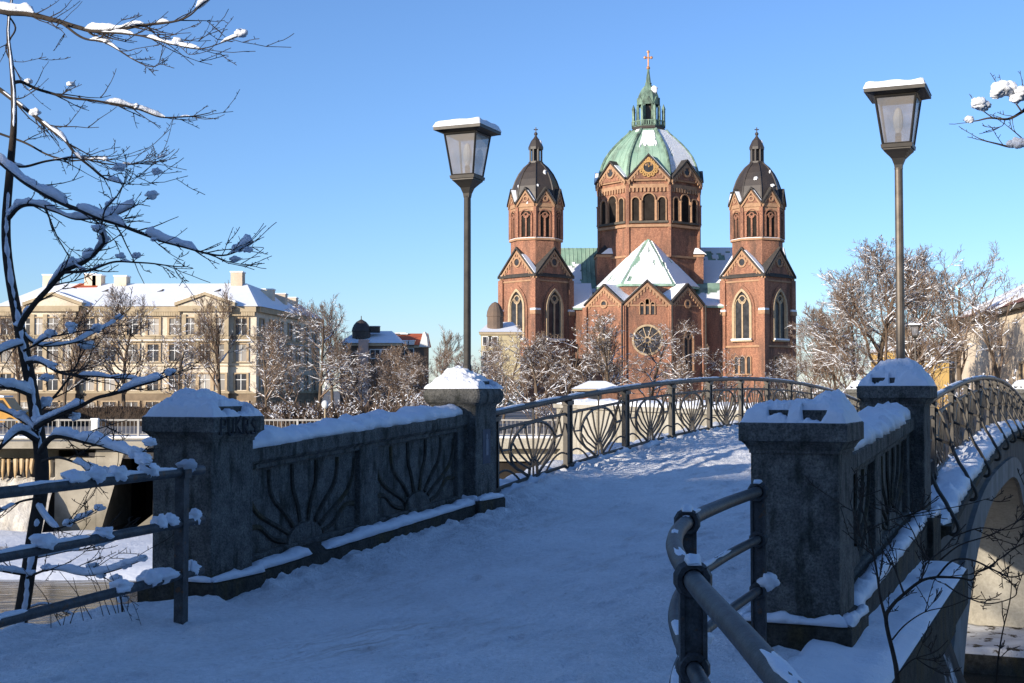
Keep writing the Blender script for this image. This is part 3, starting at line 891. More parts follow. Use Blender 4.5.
# ------------------------------------------------------------------ iron railings
def make_railing(sg, label):
    t = thing('iron_railing', label, 'railing', B(sg * UP, PL, 0), -TH, 'wrought iron railings on the bridge')
    sh = lambda x, y, z: (x * sg, y, z + deck(y + PL))
    ys, bay = 0.80, 2.42
    nb = 11
    Y0, Y1 = 0.30, 27.7
    ln = [Y0 + (Y1 - Y0) * i / 80 for i in range(81)]
    mb = MB(sh); mb.tube([(0, y, 1.025) for y in ln], 0.042, 10); mb.build('handrail', M['iron'], t, smooth=True)
    mb = MB(sh); mb.tube([(0, y, 0.82) for y in ln], 0.02, 6); mb.build('upper_bar', M['iron'], t)
    mb = MB(sh); mb.tube([(0, y, 0.13) for y in ln], 0.022, 6); mb.build('bottom_bar', M['iron'], t)
    mb = MB(sh); snow_strip(mb, [(0.0, Y0 + (Y1 - Y0) * i / 260, 1.052) for i in range(261)], 0.032, 0.02, seed=31 + sg, n=5, gap=(1.1, -0.25)); mb.build('handrail_snow', M['snow'], t, smooth=True)
    for k in range(nb + 1):
        y = ys + bay * k
        mb = MB(sh)
        mb.box(-0.012, 0.012, y - 0.085, y + 0.085, 0.02, 0.98)
        for dy in (-0.085, 0.085): mb.box(-0.03, 0.03, y + dy - 0.018, y + dy + 0.018, -0.05, 0.985)
        mb.box(-0.045, 0.045, y - 0.12, y + 0.12, 0.93, 0.985)
        mb.box(-0.045, 0.045, y - 0.12, y + 0.12, 0.10, 0.15)
        mb.build('post', M['iron'], t)
        mb = MB(sh)
        pts = []
        for (p0, p1, p2, p3) in (((0.03, 0.90), (0.17, 0.86), (0.14, 0.45), (0.36, 0.16)), ((0.36, 0.16), (0.42, 0.02), (0.52, -0.08), (0.47, -0.15)), ((0.47, -0.15), (0.43, -0.19), (0.36, -0.15), (0.39, -0.09))):
            for i in range(9):
                q = i / 8
                pts.append((sum(c * w for c, w in zip((p0[0], p1[0], p2[0], p3[0]), ((1 - q) ** 3, 3 * q * (1 - q) ** 2, 3 * q * q * (1 - q), q ** 3))), y,
                            sum(c * w for c, w in zip((p0[1], p1[1], p2[1], p3[1]), ((1 - q) ** 3, 3 * q * (1 - q) ** 2, 3 * q * q * (1 - q), q ** 3)))))
        mb.tube(pts, 0.021, 6)
        mb.tube([(0.03, y, 0.55), (0.16, y, 0.5), (0.24, y, 0.45)], 0.018, 5)
        mb.build('bracket', M['iron'], t)
    for k in range(-1, nb):
        y0 = ys + bay * k; y1 = y0 + bay
        if k < 0: continue
        mb = MB(sh)
        yc = (y0 + y1) / 2; w = bay - 0.26; zb, zt = 0.14, 0.81
        cz, rx, rz = zb + 0.365, w * 0.335, 0.305
        def el(an): return (0, yc + rx * math.cos(R(an)), cz + rz * math.sin(R(an)))
        mb.tube([(0, yc + 0.13, zb)] + [el(-58 + (296) * i / 30) for i in range(31)] + [(0, yc - 0.13, zb)], 0.020, 5)
        r0 = 0.13
        mb.tube([(0, yc + r0 * math.cos(PI * i / 10), zb + .02 + 0.20 * math.sin(PI * i / 10)) for i in range(11)], 0.020, 5)
        for j in range(-4, 5):
            a = 90 - j * 13.5
            p0 = (0, yc + r0 * 0.9 * math.cos(R(90 - j * 17)), zb + .02 + 0.195 * math.sin(R(90 - j * 17)))
            p1 = el(90 - j * 22)
            pm = (0, (p0[1] + p1[1]) / 2 + 0.02 * j, (p0[2] + p1[2]) / 2)
            mb.tube([p0, pm, p1], 0.014, 5)
        mb.tube([(0, yc, zb), (0, yc, zb + 0.2)], 0.014, 5)
        mb.tube([(0, yc, zt), (0, yc, 1.0)], 0.014, 5)
        for sd in (-1, 1):
            for (x0, zz0, x1, zz1) in ((0.30, zt, 0.345, 0.60), (0.40, zt, 0.42, 0.48)):
                p0 = (0, yc + sd * w * x0, zz0); 
                q = [(0, yc + sd * (w * (x0 + 0.03)), zz0 - 0.12), (0, yc + sd * w * (x0 + 0.055), zz0 - 0.25)]
                mb.tube([p0] + q + [el(90 - sd * (62 if x0 < .35 else 82))], 0.0125, 5)
            pts = []
            P0, P1, P2, P3 = (w * 0.5, 0.70), (w * 0.44, 0.42), (w * 0.26, 0.30), (0.17, zb + 0.03)
            for i in range(13):
                q = i / 12; ww = ((1 - q) ** 3, 3 * q * (1 - q) ** 2, 3 * q * q * (1 - q), q ** 3)
                pts.append((0, yc + sd * (P0[0] * ww[0] + P1[0] * ww[1] + P2[0] * ww[2] + P3[0] * ww[3]), P0[1] * ww[0] + P1[1] * ww[1] + P2[1] * ww[2] + P3[1] * ww[3]))
            mb.tube(pts, 0.0135, 5)
            pts = []
            P0, P1, P2, P3 = (w * 0.5, 0.30), (w * 0.40, 0.36), (w * 0.28, 0.26), (w * 0.2, zb)
            for i in range(11):
                q = i / 10; ww = ((1 - q) ** 3, 3 * q * (1 - q) ** 2, 3 * q * q * (1 - q), q ** 3)
                pts.append((0, yc + sd * (P0[0] * ww[0] + P1[0] * ww[1] + P2[0] * ww[2] + P3[0] * ww[3]), P0[1] * ww[0] + P1[1] * ww[1] + P2[1] * ww[2] + P3[1] * ww[3]))
            mb.tube(pts, 0.0135, 5)
        mb.build('fan_panel', M['iron'], t)
    mb = MB(sh)
    snow_strip(mb, [(0.03, Y0 + (Y1 - Y0) * i / 240, 0.0) for i in range(241)], 0.13, 0.12, seed=41 + sg, n=8, gap=(0.9, -0.35))
    mb.build('foot_snow', M['snow'], t, smooth=True)
    return t
make_railing(-1, 'arched iron railing with shell-shaped fans along the left edge of the bridge')
make_railing(1, 'arched iron railing with curled outer brackets along the right edge of the bridge')

# ------------------------------------------------------------------ lamps on the pillars
def make_lamp(loc, rz, label):
    t = thing('street_lamp', label, 'street lamp', loc, rz, 'lantern lamps on the bridge')
    mb = MB()
    mb.lathe([(0.10, -.05), (0.10, 0.06), (0.058, 0.10), (0.050, 0.34), (0.042, 0.36), (0.039, 2.22), (0.042, 2.24)], 12)
    mb.build('pole', M['lamp_metal'], t, smooth=False)
    mb = MB()
    mb.lathe([(0.045, 2.22), (0.055, 2.27), (0.085, 2.33), (0.15, 2.385), (0.185, 2.41), (0.185, 2.43)], 4, a0=PI / 4)
    mb.frustum(0.145, 0.145, 2.425, 0.15, 0.15, 2.46)
    mb.build('socket', M['lamp_dark'], t)
    z0, z1, a0, a1 = 2.455, 2.93, 0.128, 0.192
    mb = MB(); mb.frustum(a0, a0, z0, a1, a1, z1); mb.build('lantern_glass', M['frost'], t)
    mb = MB(); mb.lathe([(0.03, z0), (0.03, z0 + .12), (.022, z0 + .13)], 8); mb.m = 1
    mb.lathe([(.022, z0 + .13), (.045, z0 + .19), (.05, z0 + .28), (.03, z0 + .36), (.008, z0 + .38)], 10); mb.build('bulb', [M['lamp_dark'], M['white']], t)
    mb = MB()
    for sx in (-1, 1):
        for sy in (-1, 1):
            mb.tube([(sx * a0, sy * a0, z0), (sx * a1, sy * a1, z1)], 0.013, 4)
    for k in range(4):
        c, s = [(1, 1), (-1, 1), (-1, -1), (1, -1)][k], [(-1, 1), (-1, -1), (1, -1), (1, 1)][k]
        mb.tube([(c[0] * a1, c[1] * a1, z1 - .01), (s[0] * a1, s[1] * a1, z1 - .01)], 0.014, 4)
        mb.tube([(c[0] * a0, c[1] * a0, z0 + .01), (s[0] * a0, s[1] * a0, z0 + .01)], 0.013, 4)
    mb.build('lantern_frame', M['lamp_dark'], t)
    mb = MB()
    mb.frustum(0.20, 0.20, z1, 0.275, 0.275, z1 + 0.025)
    mb.box(-0.285, 0.285, -0.285, 0.285, z1 + 0.025, z1 + 0.062)
    mb.frustum(0.26, 0.26, z1 + 0.062, 0.08, 0.08, z1 + 0.09)
    mb.build('roof', M['lamp_dark'], t)
    mb = MB()
    snow_field(mb, -0.29, 0.29, -0.29, 0.29, z1 + 0.060, lambda x, y: min(1, max(0, (0.29 - max(abs(x), abs(y))) / 0.035)) ** 0.5 * (0.068 + 0.03 * nz(x * 5 + loc[0], y * 5)) + 0.004, 24, 24)
    mb.build('roof_snow', M['snow'], t, smooth=True)
    return t
zl = deck(PL) + 1.29
LX = Vector((0.035, 0, 0))
M['lamp_metal_dark'] = mat('lamp_pole_dark', (0.07, 0.064, 0.056), (0.045, 0.042, 0.038), 9, 0.5, 0.1, 30, metal=0.4, bdist=0.002)
lamp_l = make_lamp(B(-UP, PL, zl) + LX, -TH, 'lantern lamp on the left pillar, its flat roof thick with snow')
next(ch for ch in lamp_l.children if ch.name.startswith('pole')).data.materials[0] = M['lamp_metal_dark']
lamp_r = make_lamp(B(UP, PL, zl) + LX, -TH, 'lantern lamp on the right pillar with a bronze-coloured pole')
c = copy_tree(lamp_r)
p = at(915, 325, 66)
c.location = (p.x, 66, p.z - 2.99); c['label'] = 'small distant lantern lamp behind the right snow-domed pillar'
mbx = MB(); mbx.tube([(0, 0, 0.05), (0, 0, -(p.z - 2.99 - ROAD))], 0.06, 8); mbx.build('pole_base', M['lamp_metal'], c)

# ------------------------------------------------------------------ pipe railings on the near bank
def smooth_path(pts, k=6):
    P = [Vector(p) for p in pts]; out = []
    for i in range(len(P) - 1):
        p0 = P[max(i - 1, 0)]; p1 = P[i]; p2 = P[i + 1]; p3 = P[min(i + 2, len(P) - 1)]
        for j in range(k):
            t = j / k
            out.append(0.5 * ((2 * p1) + (p2 - p0) * t + (2 * p0 - 5 * p1 + 4 * p2 - p3) * t * t + (3 * p1 - p0 - 3 * p2 + p3) * t ** 3))
    out.append(P[-1]); return out

def collar(mb, c, d, r):
    d = Vector(d).normalized(); a = d.orthogonal().normalized(); b_ = d.cross(a)
    for off in (-0.018, 0.018):
        pts = [Vector(c) + d * off + (a * math.cos(2 * PI * i / 12) + b_ * math.sin(2 * PI * i / 12)) * r for i in range(13)]
        mb.tube(pts, 0.016, 6, cap=False)

t = thing('pipe_railing', 'curved steel pipe railing with three rails at the right edge of the path', 'railing', (0, 0, 0), 0, 'pipe railings on the near bank')
p0 = Vector((1.46, 7.85)); pa = Vector((0.80, 6.05)); pb = Vector((0.575, 4.22))
plan = [p0 + (p0 - pa) * 0.03, p0, p0.lerp(pa, 0.5) + Vector((-0.02, 0.02)), pa, (pa + pb) / 2 + Vector((-0.055, 0.03)), pb, Vector((0.565, 3.3)), Vector((0.56, 2.3)), Vector((0.60, 0.6)), Vector((0.72, -2.5))]
for z, r in ((1.0, 0.033), (0.72, 0.026), (0.42, 0.026)):
    mb = MB(); pts = smooth_path([(q.x, q.y, z) for q in plan], 8); mb.tube(pts, r, 12)
    mb.build('rail', M['pipe'], t, smooth=True)
    mb = MB(); snow_strip(mb, [Vector((q.x, q.y, q.z + r * 0.72)) for q in pts], 0.02, 0.012, seed=z * 9, n=6, gap=(1.5, 0.12), step=0.05)
    mb.build('rail_snow', M['snow'], t, smooth=True)
for q, dd in ((p0, p0 - pa), (pa, pa - pb), (pb, Vector((0, 1))), (Vector((0.59, 0.9)), Vector((0, 1)))):
    mb = MB()
    Mx = Matrix.Translation((q.x, q.y, 0)) @ Matrix.Rotation(math.atan2(dd.y, dd.x), 4, 'Z')
    mb.box(-0.010, 0.010, -0.036, 0.036, -0.1, 0.985, Mx)
    for sx in (-1, 1): mb.box(-0.024, 0.024, sx * 0.036 - 0.007, sx * 0.036 + 0.007, -0.1, 0.98, Mx)
    for z, r in ((1.0, 0.046), (0.72, 0.038), (0.42, 0.038)):
        collar(mb, (q.x, q.y, z), (dd.x, dd.y, 0), r)
    mb.build('post', M['pipe'], t)
    mb = MB()
    snow_strip(mb, [(q.x - dd.normalized().x * .05, q.y - dd.normalized().y * .05, 1.05), (q.x, q.y, 1.06), (q.x + dd.normalized().x * .05, q.y + dd.normalized().y * .05, 1.05)], 0.03, 0.02, n=6)
    mb.sphere((q.x + 0.05, q.y - 0.02, 0.47), 0.055, 0.055, 0.05, 18, 12, 0.6)
    mb.build('post_snow', M['snow'], t, smooth=True)

t = thing('pipe_railing', 'straight steel pipe railing heaped with snow at the left edge of the path', 'railing', (0, 0, 0), 0, 'pipe railings on the near bank')
e0 = at(202, 468, 9.35); e1 = at(-3, 492, 7.22)
dirn = (Vector((e1.x, e1.y)) - Vector((e0.x, e0.y))).normalized()
for z, r in ((1.04, 0.034), (0.69, 0.032), (0.335, 0.032)):
    mb = MB(); pts = [Vector((e0.x, e0.y, z)) + Vector((dirn.x, dirn.y, 0)) * d for d in [i * 0.1 for i in range(0, 90)]]
    mb.tube(pts, r, 12); mb.build('rail', M['pipe'], t, smooth=True)
    mb = MB()
    snow_strip(mb, [p + Vector((0, 0, r * 0.7)) for p in pts], 0.023, 0.018, seed=z * 5, n=7, step=0.03, gap=(1.6, -0.12))
    rnd = random.Random(int(z * 100))
    for k in range(16):
        p = pts[rnd.randrange(0, 70)]
        if rnd.random() < 0.75: continue
        mb.sphere((p.x, p.y, p.z + 0.04), 0.07, 0.09, 0.05, 20, 14, 0.6)
    for (d, a, bb) in {1.04: [(1.05, .10, .07)], 0.69: [(0.1, .075, .07), (0.42, .10, .06), (0.56, .08, .07), (1.2, .09, .05)], 0.335: [(0.12, .08, .07), (0.5, .14, .07), (0.66, .12, .07), (1.0, .12, .05)]}[z]:
        p = pts[0] + Vector((dirn.x, dirn.y, 0)) * d
        mb.sphere((p.x, p.y, p.z + 0.03), a * .6, a * .8, bb * .75, 22, 15, 0.6)
    mb.build('rail_snow', M['snow'], t, smooth=True)
for d in (0.27, 2.5, 4.8, 7.0):
    q = Vector((e0.x, e0.y)) + dirn * d
    mb = MB()
    Mx = Matrix.Translation((q.x, q.y, 0)) @ Matrix.Rotation(math.atan2(dirn.y, dirn.x), 4, 'Z')
    mb.box(-0.035, 0.035, -0.035, 0.035, -0.15, 1.03, Mx)
    mb.box(-0.045, 0.045, -0.05, 0.05, 1.0, 1.06, Mx)
    mb.build('post', M['pipe'], t)

# ------------------------------------------------------------------ church
def arch_pts(w, h, pointed=False, n=10):
    if pointed:
        r = w * 1.0; hs = h - 0.866 * w
        L = [(-w / 2, 0)] + [(w / 2 - r * math.cos(a), hs + r * math.sin(a)) for a in [PI / 3 * i / n for i in range(n + 1)]]
        Rr = [(-x, z) for x, z in L[::-1]]
        return L + Rr[1:]
    hs = h - w / 2
    return [(-w / 2, 0)] + [(-w / 2 * math.cos(PI * i / (2 * n)), hs + w / 2 * math.sin(PI * i / (2 * n))) for i in range(2 * n + 1)] + [(w / 2, 0)]
def circ(r, cx=0, cz=0, n=20): return [(cx + r * math.cos(2 * PI * i / n), cz + r * math.sin(2 * PI * i / n)) for i in range(n)]
TZ = lambda x, y, z: Matrix.Translation((x, y, z))
RZ = lambda a: Matrix.Rotation(a, 4, 'Z')

def arch_win(mb, Mx, w, h, pointed=False, fw=0.3, dep=0.35, lights=1, rose=False, sill=True):
    """slot 0 frame, slot 1 glass, slot 2 outer reveal; wall plane y=0, outward -y"""
    o = arch_pts(w, h, pointed); i_ = arch_pts(w - 2 * fw, h - fw, pointed)
    mb.m = 1; mb.prism(i_, -0.02, -0.05, Mx)
    mb.m = 0; mb.ring(i_, o, 0.05, -dep, Mx)
    gw = w - 2 * fw
    if lights > 1:
        for k in range(1, lights):
            x = -gw / 2 + gw * k / lights
            mb.box(x - 0.13, x + 0.13, -0.28, -0.03, 0, h - fw - gw * (0.55 if pointed else 0.5), Mx)
        lw = gw / lights
        for k in range(lights):
            x = -gw / 2 + lw * (k + 0.5)
            oo = [(px + x, pz) for px, pz in arch_pts(lw, h - fw - gw * 0.62 + lw * .5, pointed, 6)]
            ii = [(px + x, pz) for px, pz in arch_pts(lw - 0.3, h - fw - gw * 0.62 + lw * .5 - 0.15, pointed, 6)]
            mb.ring(ii, oo, -0.03, -0.27, Mx)
        if rose:
            r = gw * 0.24; cz = h - fw - gw * 0.45
            mb.ring(circ(r - 0.16, 0, cz), circ(r + 0.04, 0, cz), -0.03, -0.29, Mx, closed=True)
    if sill:
        mb.box(-w / 2 - 0.15, w / 2 + 0.15, -dep - 0.15, 0.05, -0.25, -0.002, Mx)

DC = 240.0
cb = at(650, 390, DC)
CH0 = Vector((cb.x, DC, ROAD))
church = thing('church', 'large red-brick domed church with two side towers and green copper roofs', 'church', CH0)
loc = lambda x, y, z: (x - CH0.x, y - CH0.y, z - CH0.z)
def CMB(): return MB(loc)
brk = [M['brick'], M['brick_light'], M['slate'], M['snow_far'], M['glass_dark']]

def gable(mb, Mx, h, zE, zA, yf, yb, ov=0.35, teeth=True, roof=True):
    """gable facing -y at y=yf running back to yb. slots 0 brick 1 trim 2 slate 3 snow"""
    mb.m = 0; mb.prism([(-h, zE), (h, zE), (0, zA)], yf, yb, Mx)
    k = 0.4
    sl = (zA - zE) / h
    if roof:
        mb.m = 2; mb.ring([(-h - ov, zE - ov * sl), (0, zA), (h + ov, zE - ov * sl)], [(-h - ov, zE - ov * sl + k), (0, zA + k), (h + ov, zE - ov * sl + k)], yf - 0.4, yb, Mx)
        mb.m = 3
        f0, f1 = 0.12 + .5 * abs(nz(h * 7 + zA, yf * 3 + Mx[0][3] * .7 + Mx[0][0] * 5)), 0.98
        xa_, xb_ = (h + ov) * f0, (h + ov) * f1
        mb.ring([(xa_, zA - xa_ * sl + k + .002), (xb_, zA - xb_ * sl + k + .002)], [(xa_, zA - xa_ * sl + k + .13), (xb_, zA - xb_ * sl + k + .13)], yf - 0.3, yf + .9, Mx)
    mb.m = 1
    mb.ring([(-h, zE - 0.75), (0, zA - 0.75), (h, zE - 0.75)], [(-h, zE - 0.25), (0, zA - 0.25), (h, zE - 0.25)], yf + .02, yf - 0.22, Mx)
    if teeth:
        n = int(h / 0.55)
        for i in range(-n, n + 1):
            x = i * h / (n + 0.6); z = zA - abs(x) * sl
            mb.box(x - 0.15, x + 0.15, yf - 0.16, yf + .02, z - 1.35, z - 0.72, Mx)

def octagon(mb, Mx, r, z0, z1, a0): mb.lathe([(r, z0), (r, z1)], 8, a0=a0, M=Mx)
def cross(mb, p, h, w, r):
    mb.tube([(p.x, p.y, p.z), (p.x, p.y, p.z + h)], r, 5)
    mb.tube([(p.x - w / 2, p.y, p.z + h * 0.66), (p.x + w / 2, p.y, p.z + h * 0.66)], r, 5)

def church_tower(pxc, rot):
    c = at(pxc, 390, DC)
    zz = lambda py: at(pxc, py, DC).z
    Mx = TZ(c.x, DC, 0) @ RZ(R(rot))
    h = 4.55
    zE, zA = zz(277), zz(251)
    mb = CMB()
    mb.box(-h, h, -h, h, ROAD - 1, zE, Mx)
    for sx in (-1, 1):
        for sy in (-1, 1):
            mb.box(sx * (h - .25) - .6, sx * (h - .25) + .6, sy * (h - .25) - .6, sy * (h - .25) + .6, ROAD - 1, zz(281), Mx)
            mb.m = 1; mb.box(sx * (h - .25) - .72, sx * (h - .25) + .72, sy * (h - .25) - .72, sy * (h - .25) + .72, zz(316), zz(312), Mx)
            mb.m = 3; mb.box(sx * (h - .25) - .68, sx * (h - .25) + .68, sy * (h - .25) - .68, sy * (h - .25) + .68, zz(312) + .01, zz(312) + .35, Mx); mb.m = 0
    mb.m = 1
    for (a, b_, e) in ((348, 346, .25), (283.5, 282, .15)):
        mb.box(-h - e, h + e, -h - e, h + e, zz(a), zz(b_), Mx)
    mb.m = 0
    for k in range(4):
        gable(mb, Mx @ RZ(k * PI / 2), h, zE, zA, -h - 0.1, 0)
        Mk = Mx @ RZ(k * PI / 2) @ TZ(0, -h - 0.1, 0)
        mb.m = 1; mb.ring(circ(0.62, 0, zz(264)), circ(0.95, 0, zz(264)), .02, -0.2, Mk, closed=True)
        mb.m = 4; mb.prism(circ(0.62, 0, zz(264)), -0.03, -0.06, Mk)
    tw = mb.build('tower', brk, church)
    for k in range(4):
        mb = CMB()
        Mk = Mx @ RZ(k * PI / 2) @ TZ(0, -h, zz(341))
        arch_win(mb, Mk, 4.3, zz(290) - zz(341), True, 0.5, 0.45, 2, True)
        mb.m = 2
        mb.ring(arch_pts(4.3, zz(290) - zz(341), True), arch_pts(5.3, zz(290) - zz(341) + .6, True), .02, -0.2, Mk)
        mb.m = 3; mb.box(-2.2, 2.2, -0.75, -0.45, 0.0, 0.3, Mk)
        mb.build('window', [M['stone'], M['glass_dark'], M['brick'], M['snow_far']], tw)
        mb = CMB()
        for dx in (-1.35, 0, 1.35):
            Mk = Mx @ RZ(k * PI / 2) @ TZ(dx, -h, zz(374))
            arch_win(mb, Mk, 1.15 if dx else 1.5, zz(356) - zz(374), False, 0.2, 0.3, 1)
        mb.build('window', [M['brick_light'], M['glass_dark']], tw)
    # octagonal belfry
    r = 4.6; a0 = -PI / 4
    mb = CMB()
    octagon(mb, Mx, r, zz(272), zz(206), a0)
    mb.m = 1
    octagon(mb, Mx, r + 0.35, zz(242.5), zz(240.5), a0); octagon(mb, Mx, r + 0.3, zz(210), zz(205), a0); octagon(mb, Mx, r + .12, zz(214), zz(210), a0)
    mb.m = 3; octagon(mb, Mx, r + 0.3, zz(240.5), zz(240.0), a0)
    mb.m = 0
    for k in range(8):
        an = a0 + PI / 4 * k
        x, y = r * math.cos(an), r * math.sin(an)
        mb.m = 0; mb.lathe([(0.42, zz(240)), (0.42, zz(210))], 6, x, y, M=Mx)
    for k in range(8):
        Mk = Mx @ RZ(a0 + PI / 8 + PI / 4 * k + PI / 2) @ TZ(0, -r * math.cos(PI / 8), 0)
        gable(mb, Mk, 1.75, zz(206), zz(192.5), -0.35, 0.9, 0.15, teeth=False)
        mb.m = 1; mb.ring(circ(0.3, 0, zz(202)), circ(0.55, 0, zz(202), 20), -.33, -0.5, Mk, closed=True)
    bf = mb.build('belfry', brk, church)
    for k in range(8):
        mb = CMB()
        Mk = Mx @ RZ(a0 + PI / 8 + PI / 4 * k + PI / 2) @ TZ(0, -r * math.cos(PI / 8), zz(239))
        arch_win(mb, Mk, 2.45, zz(212) - zz(239), False, 0.18, 0.28, 2, True, sill=False)
        mb.build('window', [M['brick'], M['opening']], bf)
    k0 = DC / F
    prof = [(25.3, 205.5), (25.0, 200), (24.4, 195), (23.2, 188.5), (20.7, 181.5), (17.2, 174.7), (12.3, 168.3), (6.8, 163.6)]
    mb = CMB()
    mb.lathe([(a * k0, zz(b_)) for a, b_ in prof], 8, a0=a0, M=Mx)
    for k in range(8):
        an = a0 + PI / 4 * k
        mb.tube([Mx @ Vector((a * k0 * math.cos(an), a * k0 * math.sin(an), zz(b_))) for a, b_ in prof], 0.16, 5)
    dm = mb.build('dome', M['copper_dark'], church)
    mb = CMB()
    for (a, b_, e) in ((0.2, 0.5, 0.0), ):
        rr = random.Random(int(pxc))
        for k in range(4):
            an = R(-90 + rr.uniform(-50, 60)) - R(rot); j = rr.randrange(0, 6)
            a1, z1 = prof[j][0] * k0 * .945, zz(prof[j][1])
            mb.sphere(Mx @ Vector((a1 * math.cos(an), a1 * math.sin(an), z1)), rr.uniform(.2, .45), 0.3, rr.uniform(.2, .5), 9, 6, 0.9)
    mb.build('snow_patch', M['snow_far'], dm)
    mb = CMB()
    mb.lathe([(7.4 * k0, zz(163.8)), (7.4 * k0, zz(162)), (6.2 * k0, zz(161.5)), (4.0 * k0, zz(161)), (4.0 * k0, zz(150))], 8, a0=a0, M=Mx)
    for k in range(8):
        an = a0 + PI / 8 + PI / 4 * k
        mb.tube([Mx @ Vector((6.0 * k0 * math.cos(an), 6.0 * k0 * math.sin(an), zz(q))) for q in (162, 148)], 0.2, 5)
    mb.lathe([(a * k0, zz(b_)) for a, b_ in ((7.4, 150), (7.6, 147.5), (6.6, 145), (4.8, 141), (2.2, 138), (1.0, 136), (0.7, 133.5))], 8, a0=a0, M=Mx)
    p = Mx @ Vector((0, 0, zz(134)))
    mb.sphere((p.x, p.y, p.z), 0.35, 0.35, 0.35)
    cross(mb, p, zz(129) - zz(134) + .3, 0.8, 0.1)
    mb.m = 1; mb.sphere(Mx @ Vector((0.35, -0.55, zz(143))), 0.5, 0.5, 0.55, 8, 6)
    mb.build('lantern', [M['copper_dark'], M['snow_far']], dm)
church_tower(536, 43)
church_tower(758.5, 44)

